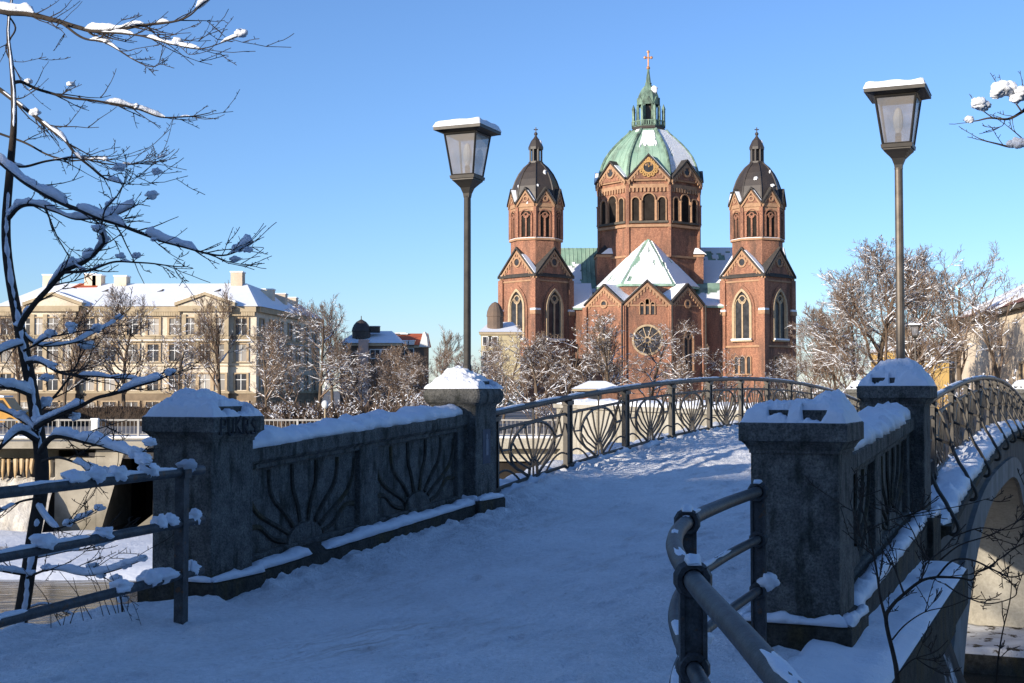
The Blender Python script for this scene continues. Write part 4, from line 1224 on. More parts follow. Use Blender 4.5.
# central dome
DD = 254.0
kd = DD / F
def central():
    pxc = 649.5
    c = at(pxc, 390, DD); zz = lambda py: at(pxc, py, DD).z
    Mx = TZ(c.x, DD, 0) @ RZ(R(-6)); a0 = PI / 8
    ap = 48.6 * kd; r = ap / math.cos(PI / 8)
    mb = CMB()
    octagon(mb, Mx, r, zz(300), zz(187), a0)
    mb.m = 1
    for (a, b_, e) in ((233, 230.5, 0.45), (229.5, 228.5, .2), (188.5, 186.5, 0.5), (195, 191.5, 0.15), (262, 260, .3)):
        octagon(mb, Mx, r + e, zz(a), zz(b_), a0)
    # corbel teeth and corner shafts
    for k in range(8):
        Mk = Mx @ RZ(PI / 4 * k) @ TZ(0, -ap, 0)
        for i in range(-5, 6):
            mb.m = 1; mb.box(i * 0.72 - 0.17, i * 0.72 + 0.17, -0.3, 0.02, zz(199), zz(195), Mk)
        mb.m = 0
        an = a0 + PI / 4 * k
        mb.lathe([(0.42, zz(262)), (0.42, zz(188))], 6, r * math.cos(an), r * math.sin(an), M=Mx)
        big = (k == 0)
        gable(mb, Mk, 3.95, zz(187), zz({0: 164.5, 1: 168.5, 7: 168.5}.get(k, 174)), -0.62, 3.2, 0.1, teeth=True)
    dr = mb.build('drum', brk, church)
    for k in range(8):
        mb = CMB()
        Mk = Mx @ RZ(PI / 4 * k) @ TZ(0, -ap, zz(227))
        for dx, w, hh in ((-2.45, 1.75, 4.6), (0, 2.6, 5.3), (2.45, 1.75, 4.6)):
            arch_win(mb, Mk @ TZ(dx, 0, 0), w, hh, False, 0.22, 0.4, 1, sill=False)
        mb.m = 2; mb.box(-3.6, 3.6, -0.5, 0, -0.4, -.005, Mk); mb.m = 0
        for dx in (-1.42, 1.42): mb.lathe([(0.3, 0), (0.2, 0.3), (0.2, 3.4), (0.34, 3.8)], 8, dx, -0.45, M=Mk)
        mb.build('window', [M['brick_light'], M['opening'], M['stone_dark']], dr)
    # wheel clock on the front gable, round windows on the others
    for k in range(8):
        Mk = Mx @ RZ(PI / 4 * k) @ TZ(0, -ap - 0.64, zz(176.0 if k == 0 else 178.5))
        mb = CMB()
        if k == 0:
            mb.m = 1; mb.prism(circ(1.25, 0, 0, 28), -0.02, -0.12, Mk)
            mb.m = 0; mb.ring(circ(0.95, 0, 0, 28), circ(1.2, 0, 0, 28), -0.1, -0.3, Mk, closed=True)
            for i in range(12):
                a = 2 * PI * i / 12
                mb.ring(circ(0.13, 1.5 * math.cos(a), 1.5 * math.sin(a), 10), circ(0.38, 1.5 * math.cos(a), 1.5 * math.sin(a), 10), -0.02, -0.25, Mk, closed=True)
            mb.tube([Mk @ Vector((0, -0.2, 0)), Mk @ Vector((0.45, -0.2, 0.5))], 0.07, 4); mb.tube([Mk @ Vector((0, -0.2, 0)), Mk @ Vector((-0.1, -0.2, 0.85))], 0.07, 4)
            fix(mb.build('clock', [M['gold'], M['glass_dark']], dr))
        else:
            mb.ring(circ(0.75, 0, 0), circ(1.1, 0, 0), 0.02, -0.25, Mk, closed=True); mb.m = 1; mb.prism(circ(0.75, 0, 0), -0.02, -0.05, Mk)
            mb.build('round_window', [M['brick_light'], M['glass_dark']], dr)
    prof = [(48.6, 187.5), (48.9, 182), (48.0, 176), (45.8, 168.5), (42.8, 161.5), (38.2, 154.5), (32.4, 147.5), (26.0, 141), (20.5, 135.8), (17.6, 132)]
    ca = 1 / math.cos(PI / 8)
    mb = CMB()
    mb.lathe([(a * kd * ca * 0.985, zz(b_)) for a, b_ in prof], 8, a0=a0, M=Mx)
    for k in range(8):
        an = a0 + PI / 4 * k
        mb.m = 1; mb.tube([Mx @ Vector((a * kd * ca * math.cos(an), a * kd * ca * math.sin(an), zz(b_))) for a, b_ in prof], 0.28, 6); mb.m = 0
        # standing seams
        for q in (-0.6, -0.2, 0.2, 0.6):
            hw = math.tan(PI / 8)
            mb.tube([Mx @ RZ(PI / 4 * k) @ Vector((q * a * kd * hw, -a * kd * 0.985 - 0.01, zz(b_))) for a, b_ in prof], 0.05, 4)
    dm = mb.build('dome', [M['copper'], M['copper_worn']], church)
    # snow shells: right front panel almost covered, top of the front panel in patches
    mb = CMB()
    hw = math.tan(PI / 8)
    def panel(k, test):
        Mk = Mx @ RZ(PI / 4 * k)
        n = 26; m = 44
        def pt(i, j, off):
            q = -0.96 + 1.92 * i / n; t = (len(prof) - 1) * j / m; a = int(min(t, len(prof) - 2)); f = t - a
            rr = (prof[a][0] * (1 - f) + prof[a + 1][0] * f) * kd; z = zz(prof[a][1] * (1 - f) + prof[a + 1][1] * f)
            return Mk @ Vector((q * rr * hw, -rr * 0.985 - off, z + off * .3)), q, j / m
        for i in range(n):
            for j in range(m):
                _, q, t = pt(i + .5, j + .5, 0)
                if test(q, t):
                    vs = [pt(i, j, .14)[0], pt(i + 1, j, .14)[0], pt(i + 1, j + 1, .14)[0], pt(i, j + 1, .14)[0]]
                    vs += [pt(i, j, -.05)[0], pt(i + 1, j, -.05)[0], pt(i + 1, j + 1, -.05)[0], pt(i, j + 1, -.05)[0]]
                    mb.add(vs, [(0, 1, 2, 3), (0, 4, 5, 1), (1, 5, 6, 2), (2, 6, 7, 3), (3, 7, 4, 0)])
    panel(1, lambda q, t: (t > 0.06 + 0.03 * nz(q * 3, 2) + 0.10 * max(0, -q)) and q > -0.88 + 0.1 * nz(t * 5, 4) and not (abs(q + 0.55) < 0.10 and 0.42 < t < 0.6 and nz(q * 9, t * 22) > 0.0) and t < 0.97)
    panel(2, lambda q, t: t > 0.2 and q < 0.3 + 0.4 * nz(t * 4, 9))
    panel(0, lambda q, t: (-0.62 + 0.15 * nz(t * 6, 3) < q < 0.62 + 0.1 * nz(t * 5, 8)) and t > 0.60 + 0.07 * nz(q * 4, 6) and t < 0.93)
    panel(7, lambda q, t: q > 0.2 + 0.3 * nz(t * 4, 5) and t > 0.93)
    mb.build('snow_patch', M['snow_far'], dm, smooth=True)
    # lantern
    mb = CMB()
    mb.m = 1; mb.lathe([(18.2 * kd, zz(134)), (18.2 * kd, zz(131.5)), (17 * kd, zz(130.5)), (17 * kd, zz(128.5))], 8, a0=a0, M=Mx)
    mb.m = 0
    mb.lathe([(17.2 * kd, zz(128.4)), (17.2 * kd, zz(127.4)), (16.2 * kd, zz(127.3))], 8, a0=a0, M=Mx)
    for k in range(8):
        Mk = Mx @ RZ(PI / 4 * k)
        hwid = 16.5 * kd * hw
        for i in range(7):
            x = -hwid + 2 * hwid * i / 6
            mb.box(x - 0.11, x + 0.11, -16.6 * kd, -16.3 * kd, zz(127.5), zz(123.5), Mk)
        mb.box(-hwid * 1.02, hwid * 1.02, -16.9 * kd, -16.1 * kd, zz(123.6), zz(122.6), Mk)
        an = a0 + PI / 4 * k
        x, y = 16.2 * kd * math.cos(an), 16.2 * kd * math.sin(an)
        mb.lathe([(0.35, zz(127)), (0.35, zz(112)), (0.42, zz(111)), (0.05, zz(106))], 5, x, y, M=Mx)
        x, y = 11.4 * kd * math.cos(an), 11.4 * kd * math.sin(an)
        mb.lathe([(0.36, zz(127)), (0.3, zz(107))], 6, x, y, M=Mx)
        oo = [(px, pz) for px, pz in arch_pts(2 * 11 * kd * hw, zz(101) - zz(124))]; ii = arch_pts(2 * 11 * kd * hw - 0.6, zz(102.5) - zz(124))
        mb.ring(ii, oo, -10.2 * kd, -11 * kd, Mk @ TZ(0, 0, zz(124)))
        mb.prism([(-11 * kd * hw, zz(106)), (11 * kd * hw, zz(106)), (0, zz(98))], -11.6 * kd, -9 * kd, Mk)
    mb.m = 1; mb.lathe([(7.5 * kd, zz(127)), (7.5 * kd, zz(106))], 8, a0=a0, M=Mx)
    mb.m = 0
    mb.lathe([(a * kd, zz(b_)) for a, b_ in ((11.8, 104.5), (11.6, 101), (10.8, 97), (9.3, 93.5), (7.2, 90), (4.9, 87), (3.1, 85), (2.7, 82), (2.2, 78), (1.6, 74), (1.0, 68))], 8, a0=a0, M=Mx)
    mb.lathe([(3.3 * kd, zz(84.5)), (3.6 * kd, zz(83.5)), (2.6 * kd, zz(82.5))], 8, a0=a0, M=Mx)
    mb.m = 2; mb.sphere(Mx @ Vector((5.6 * kd, -5.2 * kd, zz(91.3))), 0.75, 0.5, 0.8, 8, 6, 0.4)
    ln = mb.build('lantern', [M['copper_worn'], M['copper_dark'], M['snow_far']], dm)
    mb = CMB()
    p = Mx @ Vector((0, 0, zz(69)))
    mb.sphere((p.x, p.y, p.z + .2), 0.36, 0.36, 0.36, 10, 8)
    cross(mb, p, zz(52) - zz(69), 6.5 * kd, 0.16)
    for (dx, z) in ((-3.2, 57.6), (3.2, 57.6), (0, 51.8)):
        mb.sphere((p.x + dx * kd, p.y, zz(z)), 0.3, 0.2, 0.3, 7, 5)
    mb.build('cross', mat('copper_gilt', (0.50, 0.25, 0.13), (0.40, 0.2, 0.1), 3, 0.5, metal=0.3), ln)
central()

# nave and transept roofs, corner turrets
def wall_roof(name, mats, x0, x1, yA, yR, zE, zR, parent, z0=ROAD - 1, hip=0.0):
    mb = CMB()
    mb.m = 0; mb.box(x0, x1, yA + 0.5, 2 * yR - yA - .5, z0, zE)
    mb.m = 1
    yb = 2 * yR - yA
    vs = [(x0 - .2, yA, zE - .1), (x1 + .2, yA, zE - .1), (x1 + .2 - hip, yR, zR), (x0 - .2 + hip, yR, zR), (x0 - .2, yb, zE - .1), (x1 + .2, yb, zE - .1)]
    mb.add(vs, [(0, 1, 2, 3), (3, 2, 5, 4), (0, 3, 4), (1, 5, 2), (0, 4, 5, 1)])
    o = mb.build(name, mats, parent)
    return fix(o)
def Z(py, Y, px=650): return at(px, py, Y).z
def X(px, Y): return at(px, 390, Y).x
lw = wall_roof('transept', [M['brick'], M['copper']], X(524, 252), X(603, 252), 249, 259, Z(293, 249), Z(248, 259), church)
# standing seams and snow on the green roof
mb = CMB()
zE, zR = Z(293, 249), Z(248, 259)
for i in range(14):
    x = X(545 + i * 4.2, 252); mb.tube([(x, 249.0, zE - .05), (x, 259, zR + .04)], 0.07, 4)
mb.build('seams', M['copper'], lw)
def slope_snow(mb, x0, x1, yA, zA, yB, zB, test, off=0.1, n=40, m=24):
    d = Vector((0, yB - yA, zB - zA)); nn = Vector((0, -d.z, d.y)).normalized()
    def pt(i, j, o): return Vector((x0 + (x1 - x0) * i / n, yA + d.y * j / m, zA + d.z * j / m)) + nn * o
    for i in range(n):
        for j in range(m):
            if test((i + .5) / n, (j + .5) / m):
                vs = [pt(i, j, off), pt(i + 1, j, off), pt(i + 1, j + 1, off), pt(i, j + 1, off), pt(i, j, -.05), pt(i + 1, j, -.05), pt(i + 1, j + 1, -.05), pt(i, j + 1, -.05)]
                mb.add(vs, [(0, 1, 2, 3), (0, 4, 5, 1), (1, 5, 6, 2), (2, 6, 7, 3), (3, 7, 4, 0)])
mb = CMB(); slope_snow(mb, X(560, 252), X(600, 252), 249, zE, 259, zR, lambda a, b_: (b_ < 0.62 + .1 * nz(a * 7, 1) and 0.05 < a < .55 and nz(a * 6, b_ * 6, 3) > -0.22) or (b_ < .1), off=.14)
mb.build('roof_snow', M['snow_far'], lw)
rw = wall_roof('transept', [M['brick'], M['copper']], X(695, 252), X(792, 252), 249, 259, Z(293, 249), Z(248, 259), church)
mb = CMB(); slope_snow(mb, X(696, 252), X(792, 252), 249, zE, 259, zR, lambda a, b_: b_ < 0.985 and not (0.1 < a < .55 and .72 < b_ < .93 and nz(a * 14, b_ * 10) > .05), off=.14, n=60)
mb.build('roof_snow', M['snow_far'], rw)
for px in (610, 688.5):
    Y = 251.0; x = X(px, Y); mb = CMB()
    mb.m = 0; mb.box(x - 2.6, x + 2.6, Y - 2.6, Y + 3, Z(300, Y), Z(256, Y))
    mb.m = 1; mb.box(x - 2.75, x + 2.75, Y - 2.75, Y + 3.1, Z(258.5, Y), Z(256, Y))
    mb.m = 2; mb.frustum(2.9, 2.9, Z(256, Y), 0.15, 0.15, Z(241, Y), x, Y)
    mb.m = 3; mb.frustum(2.6, 0.5, Z(256, Y) + .01, 1.0, 0.15, Z(249.5, Y), x + .6, Y - 2.3)
    mb.build('turret', brk, church)

# apse: gabled bays and a snow-covered pyramid roof
def apse():
    Yf = 232.0
    k = Yf / F
    zb = ROAD - 1
    bays = []
    xl, xr = X(623.5, Yf), X(671.5, Yf)
    wc = xr - xl
    ang = R(38)
    wl = 47 * k * 0.97
    specs = [((xl + xr) / 2, Yf, 0.0, wc, 304, 281.5, 'c'),
             (xl - wl / 2 * math.cos(ang), Yf + wl / 2 * math.sin(ang), -ang, wl, 304.5, 286, 'l'),
             (xr + wl / 2 * math.cos(ang), Yf + wl / 2 * math.sin(ang), ang, wl, 304.5, 285.5, 'r')]
    for (cx, cy, a, w, pe, pa, kind) in specs:
        Mk = TZ(cx, cy, 0) @ RZ(a)
        zE, zA = Z(pe, cy), Z(pa, cy)
        mb = CMB(); h = w / 2
        mb.m = 0; mb.box(-h, h, 0, 9, zb, zE, Mk)
        gable(mb, Mk, h, zE, zA, -0.05, 12, 0.2, roof=False)
        # snowy roof behind the gable
        mb.m = 3; mb.ring([(-h - .2, zE - .1), (0, zA + .05), (h + .2, zE - .1)], [(-h - .2, zE + .25), (0, zA + .4), (h + .2, zE + .25)], 0.35, 12, Mk)
        mb.m = 2; mb.ring([(-h - .25, zE - .15), (0, zA + .03), (h + .25, zE - .15)], [(-h - .25, zE + .2), (0, zA + .42), (h + .25, zE + .2)], -0.35, 0.34, Mk)
        mb.m = 1; mb.box(-h, h, -0.12, 0.02, zE - 0.35, zE - 0.1, Mk)
        mb.m = 0
        for sx in (-1, 1):
            mb.box(sx * h - 0.45, sx * h + 0.45, -0.45, 0.6, zb, zE - .4, Mk)
        mb.m = 2; mb.tube([Mk @ Vector((h + 0.1, -0.6, zb)), Mk @ Vector((h + 0.1, -0.6, zE))], 0.14, 5)
        bay = mb.build('apse_bay', brk, church)
        mb = CMB()
        if kind == 'c':
            Mw = Mk @ TZ(0, 0, Z(340, cy)); r = 2.75
            mb.m = 0; mb.ring(circ(r - .35, 0, 0, 32), circ(r, 0, 0, 32), .02, -.35, Mw, closed=True)
            mb.m = 2; mb.ring(circ(r, 0, 0, 32), circ(r + .5, 0, 0, 32), .02, -.22, Mw, closed=True)
            mb.m = 1; mb.prism(circ(r - .35, 0, 0, 32), -0.02, -.05, Mw)
            mb.m = 0
            for i in range(10):
                an = 2 * PI * i / 10
                mb.tube([Mw @ Vector((0.5 * math.cos(an), -.12, .5 * math.sin(an))), Mw @ Vector(((r - .3) * math.cos(an), -.12, (r - .3) * math.sin(an)))], 0.1, 4)
            mb.ring(circ(.35, 0, 0, 16), circ(.65, 0, 0, 16), -.04, -.22, Mw, closed=True)
            fix(mb.build('rose_window', [M['stone'], M['glass_dark'], M['brick']], bay))
            mb = CMB()
            for dx, hh in ((-.95, 2.3), (0, 2.9), (.95, 2.3)):
                arch_win(mb, Mk @ TZ(dx, 0, Z(314.5, cy)), 0.95, hh, False, .16, .25, 1, sill=False)
            mb.build('window', [M['brick_light'], M['glass_dark']], bay)
        else:
            arch_win(mb, Mk @ TZ(0, 0, Z(371, cy)), 3.0, Z(329, cy) - Z(371, cy), True, .35, .4, 2, True)
            mb.build('window', [M['stone'] if kind == 'l' else M['brick_light'], M['glass_dark']], bay)
            mb = CMB()
            Mw = Mk @ TZ(0, -.05, Z(304, cy)); mb.ring(circ(.5, 0, 0), circ(.8, 0, 0), .02, -.2, Mw, closed=True); mb.m = 1; mb.prism(circ(.5, 0, 0), -.02, -.05, Mw)
            mb.build('round_window', [M['brick_light'], M['glass_dark']], bay)
    # upper apse wall and pyramid
    Yc = 243.0
    base = [(X(622, 236), 236, 284.2), (X(674.5, 236), 236, 284.6), (X(699.5, 244), 244, 286), (X(699.5, 252), 252, 286), (X(596.5, 252), 252, 286), (X(596.5, 244), 244, 286)]
    ins = 0.93
    cx = X(649, Yc)
    mb = CMB()
    vs = []
    zt = Z(283.5, 236)
    for (x, y, p) in base: vs.append((cx + (x - cx) * ins, Yc + (y - Yc) * ins, Z(330, Yc)))
    for (x, y, p) in base: vs.append((cx + (x - cx) * ins, Yc + (y - Yc) * ins, zt))
    mb.add(vs, [tuple(range(5, -1, -1)), tuple(range(6, 12))] + [(i, (i + 1) % 6, 6 + (i + 1) % 6, 6 + i) for i in range(6)])
    mb.build('apse_drum', M['brick'], church)
    apx = at(648.5, 237.5, 245)
    mb = CMB()
    zr = zt - .05
    vs = [(x, y, zr) for x, y, p in base] + [(x, y, zr - .4) for x, y, p in base] + [tuple(apx)]
    mb.add(vs, [(i, (i + 1) % 6, 12) for i in range(6)] + [(i + 6, (i + 1) % 6 + 6, (i + 1) % 6, i) for i in range(6)] + [tuple(range(11, 5, -1))])
    pr = fix(mb.build('apse_roof', M['copper'], church))
    # snow sheets on the roof facets, leaving the green ridges bare
    mb = CMB()
    ap = Vector(apx)
    for i in range(6):
        a = Vector((*base[i][:2], zr)); c = Vector((*base[(i + 1) % 6][:2], zr))
        nrm = (c - a).cross(ap - a).normalized()
        n = 26
        def pt(u, v, o): return (a.lerp(c, u).lerp(ap, v)) + nrm * o
        for j in range(n):
            for q in range(n):
                u = (q + .5) / n; v = (j + .5) / n
                wid = (1 - v) * (c - a).length
                e = min(u, 1 - u) * wid
                if e < 0.35 + 0.22 * nz(v * 9 + i, 3) or v > 0.93: continue
                if nz(u * 5 + i * 3, v * 5, 8) < -0.42 and v < .8: continue
                vs = [pt(q / n, j / n, .15), pt((q + 1) / n, j / n, .15), pt((q + 1) / n, (j + 1) / n, .15), pt(q / n, (j + 1) / n, .15), pt(q / n, j / n, -.03), pt((q + 1) / n, j / n, -.03), pt((q + 1) / n, (j + 1) / n, -.03), pt(q / n, (j + 1) / n, -.03)]
                mb.add(vs, [(0, 1, 2, 3), (0, 4, 5, 1), (1, 5, 6, 2), (2, 6, 7, 3), (3, 7, 4, 0)])
    mb.build('roof_snow', M['snow_far'], pr)
    mb = CMB(); cross(mb, ap + Vector((0, 0, -.3)), 2.3, 1.1, 0.14); mb.build('cross', M['copper'], pr)
    # side roofs that link the apse with the towers
    for (pl_, prr, pe0, pt0, kind) in ((571, 594, 308, 283, 's'), (697, 728, 306, 283, 'g')):
        xa, xb = X(pl_, 240), X(prr, 240)
        mb = CMB()
        mb.m = 0; mb.box(xa, xb, 240, 249, zb, Z(pe0, 239.5) - .2)
        z0, z1 = Z(pe0, 239.5), Z(pt0, 248.8)
        vs = [(xa, 239.5, z0), (xb, 239.5, z0), (xb, 248.8, z1), (xa, 248.8, z1), (xa, 239.5, z0 - .3), (xb, 239.5, z0 - .3), (xb, 248.8, z0 - .3), (xa, 248.8, z0 - .3)]
        mb.m = 1; mb.add(vs, [(0, 1, 2, 3), (0, 4, 5, 1), (1, 5, 6, 2), (2, 6, 7, 3), (3, 7, 4, 0)])
        so = mb.build('side_roof', [M['brick'], M['copper']], church)
        mb = CMB()
        slope_snow(mb, xa, xb, 239.5, z0, 248.8, z1, (lambda a, b_: b_ < .97) if kind == 's' else (lambda a, b_: b_ < 0.45 + .5 * a * .3 + .15 * nz(a * 5, 2)), off=.16)
        mb.build('roof_snow', M['snow_far'], so)
apse()

# ------------------------------------------------------------------ apartment block on the left
AD = 175.0
def apartment():
    xR = X(256, AD); xLft = X(-6, AD)
    zE = at(200, 306.5, AD).z; z0 = ROAD - .3
    zz = lambda py: at(180, py, AD).z
    o = thing('apartment_building', 'long cream apartment block with snow-covered hipped roof and pedimented front', 'building', (xR, AD, ROAD))
    f = lambda x, y, z: (x - xR, y - AD, z - ROAD)
    P = lambda: MB(f)
    side = at(320, 318, 207); side = Vector((side.x, 207, 0)) - Vector((xR, AD, 0))
    SL = side.length; sa = math.atan2(side.y, side.x)       # side wall direction
    depth = 16.0
    mb = P(); mb.m = 0
    # main block as an L: front wing and side wing
    zg = zz(392)
    mb.box(xLft, xR, AD, AD + depth, zg, zE)
    Ms = TZ(xR, AD, 0) @ RZ(sa)
    mb.box(0.0, SL, 0.0, depth, zg, zE, Ms)
    mb.m = 1
    mb.box(xLft - .1, xR + .06, AD - .15, AD + depth, z0, zg)
    mb.box(0.0, SL + .1, -0.15, depth, z0, zg, Ms)
    # projecting bays
    bays = [(33, 77), (184, 229)]
    for a, b_ in bays:
        mb.m = 0; mb.box(X(a, AD), X(b_, AD), AD - 0.9, AD + .1, zg, zE)
        mb.m = 1; mb.box(X(a, AD) - .1, X(b_, AD) + .1, AD - 1.05, AD + .1, z0, zg)
        mb.m = 2
        for px in (a + 1.3, a + 14, b_ - 14, b_ - 1.3):
            mb.box(X(px, AD) - .28, X(px, AD) + .28, AD - 1.15, AD - .85, zz(363), zE - 1.1)
    wall = mb.build('wall', [M['plaster'], M['plaster_dark'], M['trim']], o)
    # cornices
    mb = P()
    for (za, zb_, e) in ((312, 306.5, 0.55), (339, 336.5, 0.2), (393.5, 391.5, 0.25), (366.5, 365.5, .1)):
        mb.box(xLft - e, xR + .02, AD - e, AD + 1, zz(za), zz(zb_))
        mb.box(0.02, SL + e, -e, 1, zz(za), zz(zb_), Ms)
        for a, b_ in bays: mb.box(X(a, AD) - e, X(b_, AD) + e, AD - .9 - e, AD, zz(za) + .01, zz(zb_) + .01)
    n = 112
    for i in range(n):
        x = xLft + (xR - xLft) * i / n
        mb.box(x - .14, x + .14, AD - .45, AD + .05, zz(316), zz(311.5))
    mb.build('cornice', M['trim'], o)
    for a, b_ in bays:
        mb = P(); xa, xb = X(a, AD) - .8, X(b_, AD) + .8; xm = (xa + xb) / 2
        mb.m = 0; mb.prism([(xa, zE), (xb, zE), (xm, zz(296.5))], AD - 1.3, AD + 5)
        mb.m = 1; mb.ring([(xa - .2, zE), (xm, zz(296.5) + .1), (xb + .2, zE)], [(xa - .2, zE + .45), (xm, zz(296.5) + .5), (xb + .2, zE + .45)], AD - 1.6, AD + 5)
        mb.m = 2; mb.ring([(xa - .2, zE + .46), (xm, zz(296.5) + .51), (xb + .2, zE + .46)], [(xa - .2, zE + .7), (xm, zz(296.5) + .75), (xb + .2, zE + .7)], AD - 1.2, AD + 5)
        mb.build('pediment', [M['plaster'], M['trim'], M['snow_far']], o)
    # hipped roof
    zR = at(200, 283.5, AD + 8).z
    e = 0.7
    mb = P(); mb.m = 0
    c0 = Ms @ Vector((SL, 0, 0)); c1 = Ms @ Vector((SL, depth, 0)); inr = Ms @ Vector((depth * .5, depth * .5, 0))
    rx = Ms @ Vector((SL, 4.0, 0))
    hipx = X(246, AD + 8)
    vs = [(xLft, AD - e, zE), (xR + .3, AD - e, zE), (hipx, AD + 8, zR), (X(50, AD + 8), AD + 8, zR), (xLft, AD + 16, zE), (hipx - 8, AD + 16, zE),
          (c0.x + .6, c0.y, zE), (rx.x, rx.y, zR - .9), (c1.x, c1.y, zE), (xR + .75, AD + .3, zE)]
    mb.add(vs, [(0, 1, 2, 3), (3, 2, 5, 4), (1, 9, 2), (9, 6, 7, 2), (2, 7, 8, 5), (6, 8, 7), (0, 3, 4)])
    rf = fix(mb.build('roof', [M['snow_far']], o))
    for px, pt, w in ((150/3.01, 276, 1.7), (91, 275, 1.6), (97.5, 276, 1.2), (121, 277, 1.7), (237, 273, 1.6)):
        mb = P(); x = X(px, AD + 8)
        mb.box(x - w / 2, x + w / 2, AD + 7, AD + 9, zR - 2, at(px, pt, AD + 8).z)
        mb.m = 1; mb.box(x - w / 2 - .1, x + w / 2 + .1, AD + 6.9, AD + 9.1, at(px, pt, AD + 8).z, at(px, pt - 1.2, AD + 8).z)
        mb.build('chimney', [M['plaster_pale'], M['snow_far']], rf)
    for t, w in ((.42, 1.6), (.62, 1.5), (.80, 1.4)):
        p = Ms @ Vector((SL * t, 2.6, 0)); mb = P()
        mb.box(p.x - w / 2, p.x + w / 2, p.y - 1, p.y + 1, zR - 5, zR - .1 - .9 * t)
        mb.m = 1; mb.box(p.x - w / 2 - .1, p.x + w / 2 + .1, p.y - 1.1, p.y + 1.1, zR - .098 - .9 * t, zR + .05 - .9 * t)
        mb.build('chimney', [M['plaster_pale'], M['snow_far']], rf)
    # bare red patch of tiles by the ridge and skylights
    for (pa, pb, v0, v1, mi) in ((64, 90, .80, .99, 0), (99, 104, .62, .72, 1), (155, 160, .62, .72, 1), (212, 218, .62, .74, 1)):
        mb = P()
        q = [(X(pa, AD + 4), v0), (X(pb, AD + 4), v0 + .02), (X(pb - 2, AD + 4), v1), (X(pa + 5, AD + 4), v1)]
        d = Vector((0, 8 + e, zR - zE)); nn = Vector((0, -d.z, d.y)).normalized() * 0.06
        vs = [Vector((x, AD - e + d.y * v, zE + d.z * v)) + nn for x, v in q]; vs += [p - nn * 2 for p in vs]
        mb.add(vs, [(0, 1, 2, 3), (0, 4, 5, 1), (1, 5, 6, 2), (2, 6, 7, 3), (3, 7, 4, 0)])
        mb.build('skylight' if mi else 'bare_tiles', M['slate'] if mi else M['tile'], rf)
    # windows
    def win(w, h, arched, hood):
        mb = P(); mb.fn = None
        mb.m = 1; mb.box(-w / 2, w / 2, -0.02, 0.02, 0, h)
        mb.m = 0
        for a in (-w / 2, w / 2): mb.box(a - .14, a + .14, -.16, .05, -.1, h + .1)
        mb.box(-w / 2 - .14, w / 2 + .14, -.17, .05, h + .002, h + .18)
        mb.m = 3
        mb.box(-w / 2 - .3, w / 2 + .3, -.28, .05, -.25, -.101)
        if hood:
            mb.box(-w / 2 - .4, w / 2 + .4, -.4, .05, h + .35, h + .52); mb.m = 4; mb.box(-w / 2 - .38, w / 2 + .38, -.38, .03, h + .522, h + .62)
        mb.m = 2
        mb.box(-.05, .05, -.07, -.021, 0, h); mb.box(-w / 2, w / 2, -.068, -.022, h * .62, h * .62 + .1)
        for a in (-w / 2 + .05, w / 2 - .05): mb.box(a - .05, a + .05, -.066, -.023, 0, h)
        return mb
    gm = mat('curtained_glass', (0.03, 0.032, 0.036), (0.07, 0.07, 0.075), 0.9, 0.3, spec=0.25)
    nt = gm.node_tree; N = nt.nodes; L = nt.links; pb = N['Principled BSDF']; src = pb.inputs['Base Color'].links[0].from_socket
    oi = N.new('ShaderNodeObjectInfo'); rg = N.new('ShaderNodeMapRange'); rg.inputs[1].default_value = .45; rg.inputs[2].default_value = .95
    L.new(oi.outputs['Random'], rg.inputs[0]); mx = N.new('ShaderNodeMix'); mx.data_type = 'RGBA'; mx.inputs[7].default_value = (.42, .38, .33, 1)
    L.new(rg.outputs[0], mx.inputs[0]); L.new(src, mx.inputs[6]); L.new(mx.outputs[2], pb.inputs['Base Color'])
    mats = [M['stone'], gm, M['white'], M['trim'], M['snow_far']]
    ws = {}
    rows = [(318.5, 334.5, 1.75, False), (344.5, 361, 1.75, True), (374, 390, 1.75, False), (402, 417, 2.0, False)]
    cols = [6, 25, 40, 55, 70, 89, 110, 132, 153, 174.5, 192, 206.5, 221, 241]
    rnd = random.Random(5)
    def put(Mw, key):
        if key not in ws:
            a, b_, w, hd = rows[key]
            ob = win(w, zz(a) - zz(b_), False, hd).build('window', mats, o); ws[key] = ob
        else:
            ob = ws[key].copy(); C.objects.link(ob); ob.parent = o
        ob.matrix_local = TZ(-xR, -AD, -ROAD) @ Mw
    for r_i, (a, b_, w, hd) in enumerate(rows):
        for px in cols:
            pr = any(p <= px <= q for p, q in bays)
            yy = AD - (0.92 if pr else 0.02)
            if r_i == 3: yy -= .15
            put(TZ(X(px, AD), yy, zz(b_)), r_i)
        for k in range(7):
            put(Ms @ TZ(2.2 + k * 4.4, -.02 - (.15 if r_i == 3 else 0), zz(b_)), r_i)
    # dark downpipe between the bays
    mb = P()
    for px in (78.5, 182): mb.tube([(X(px, AD), AD - .5, z0), (X(px, AD), AD - .5, zE)], .28, 6)
    mb.build('downpipe', M['slate'], o)
apartment()

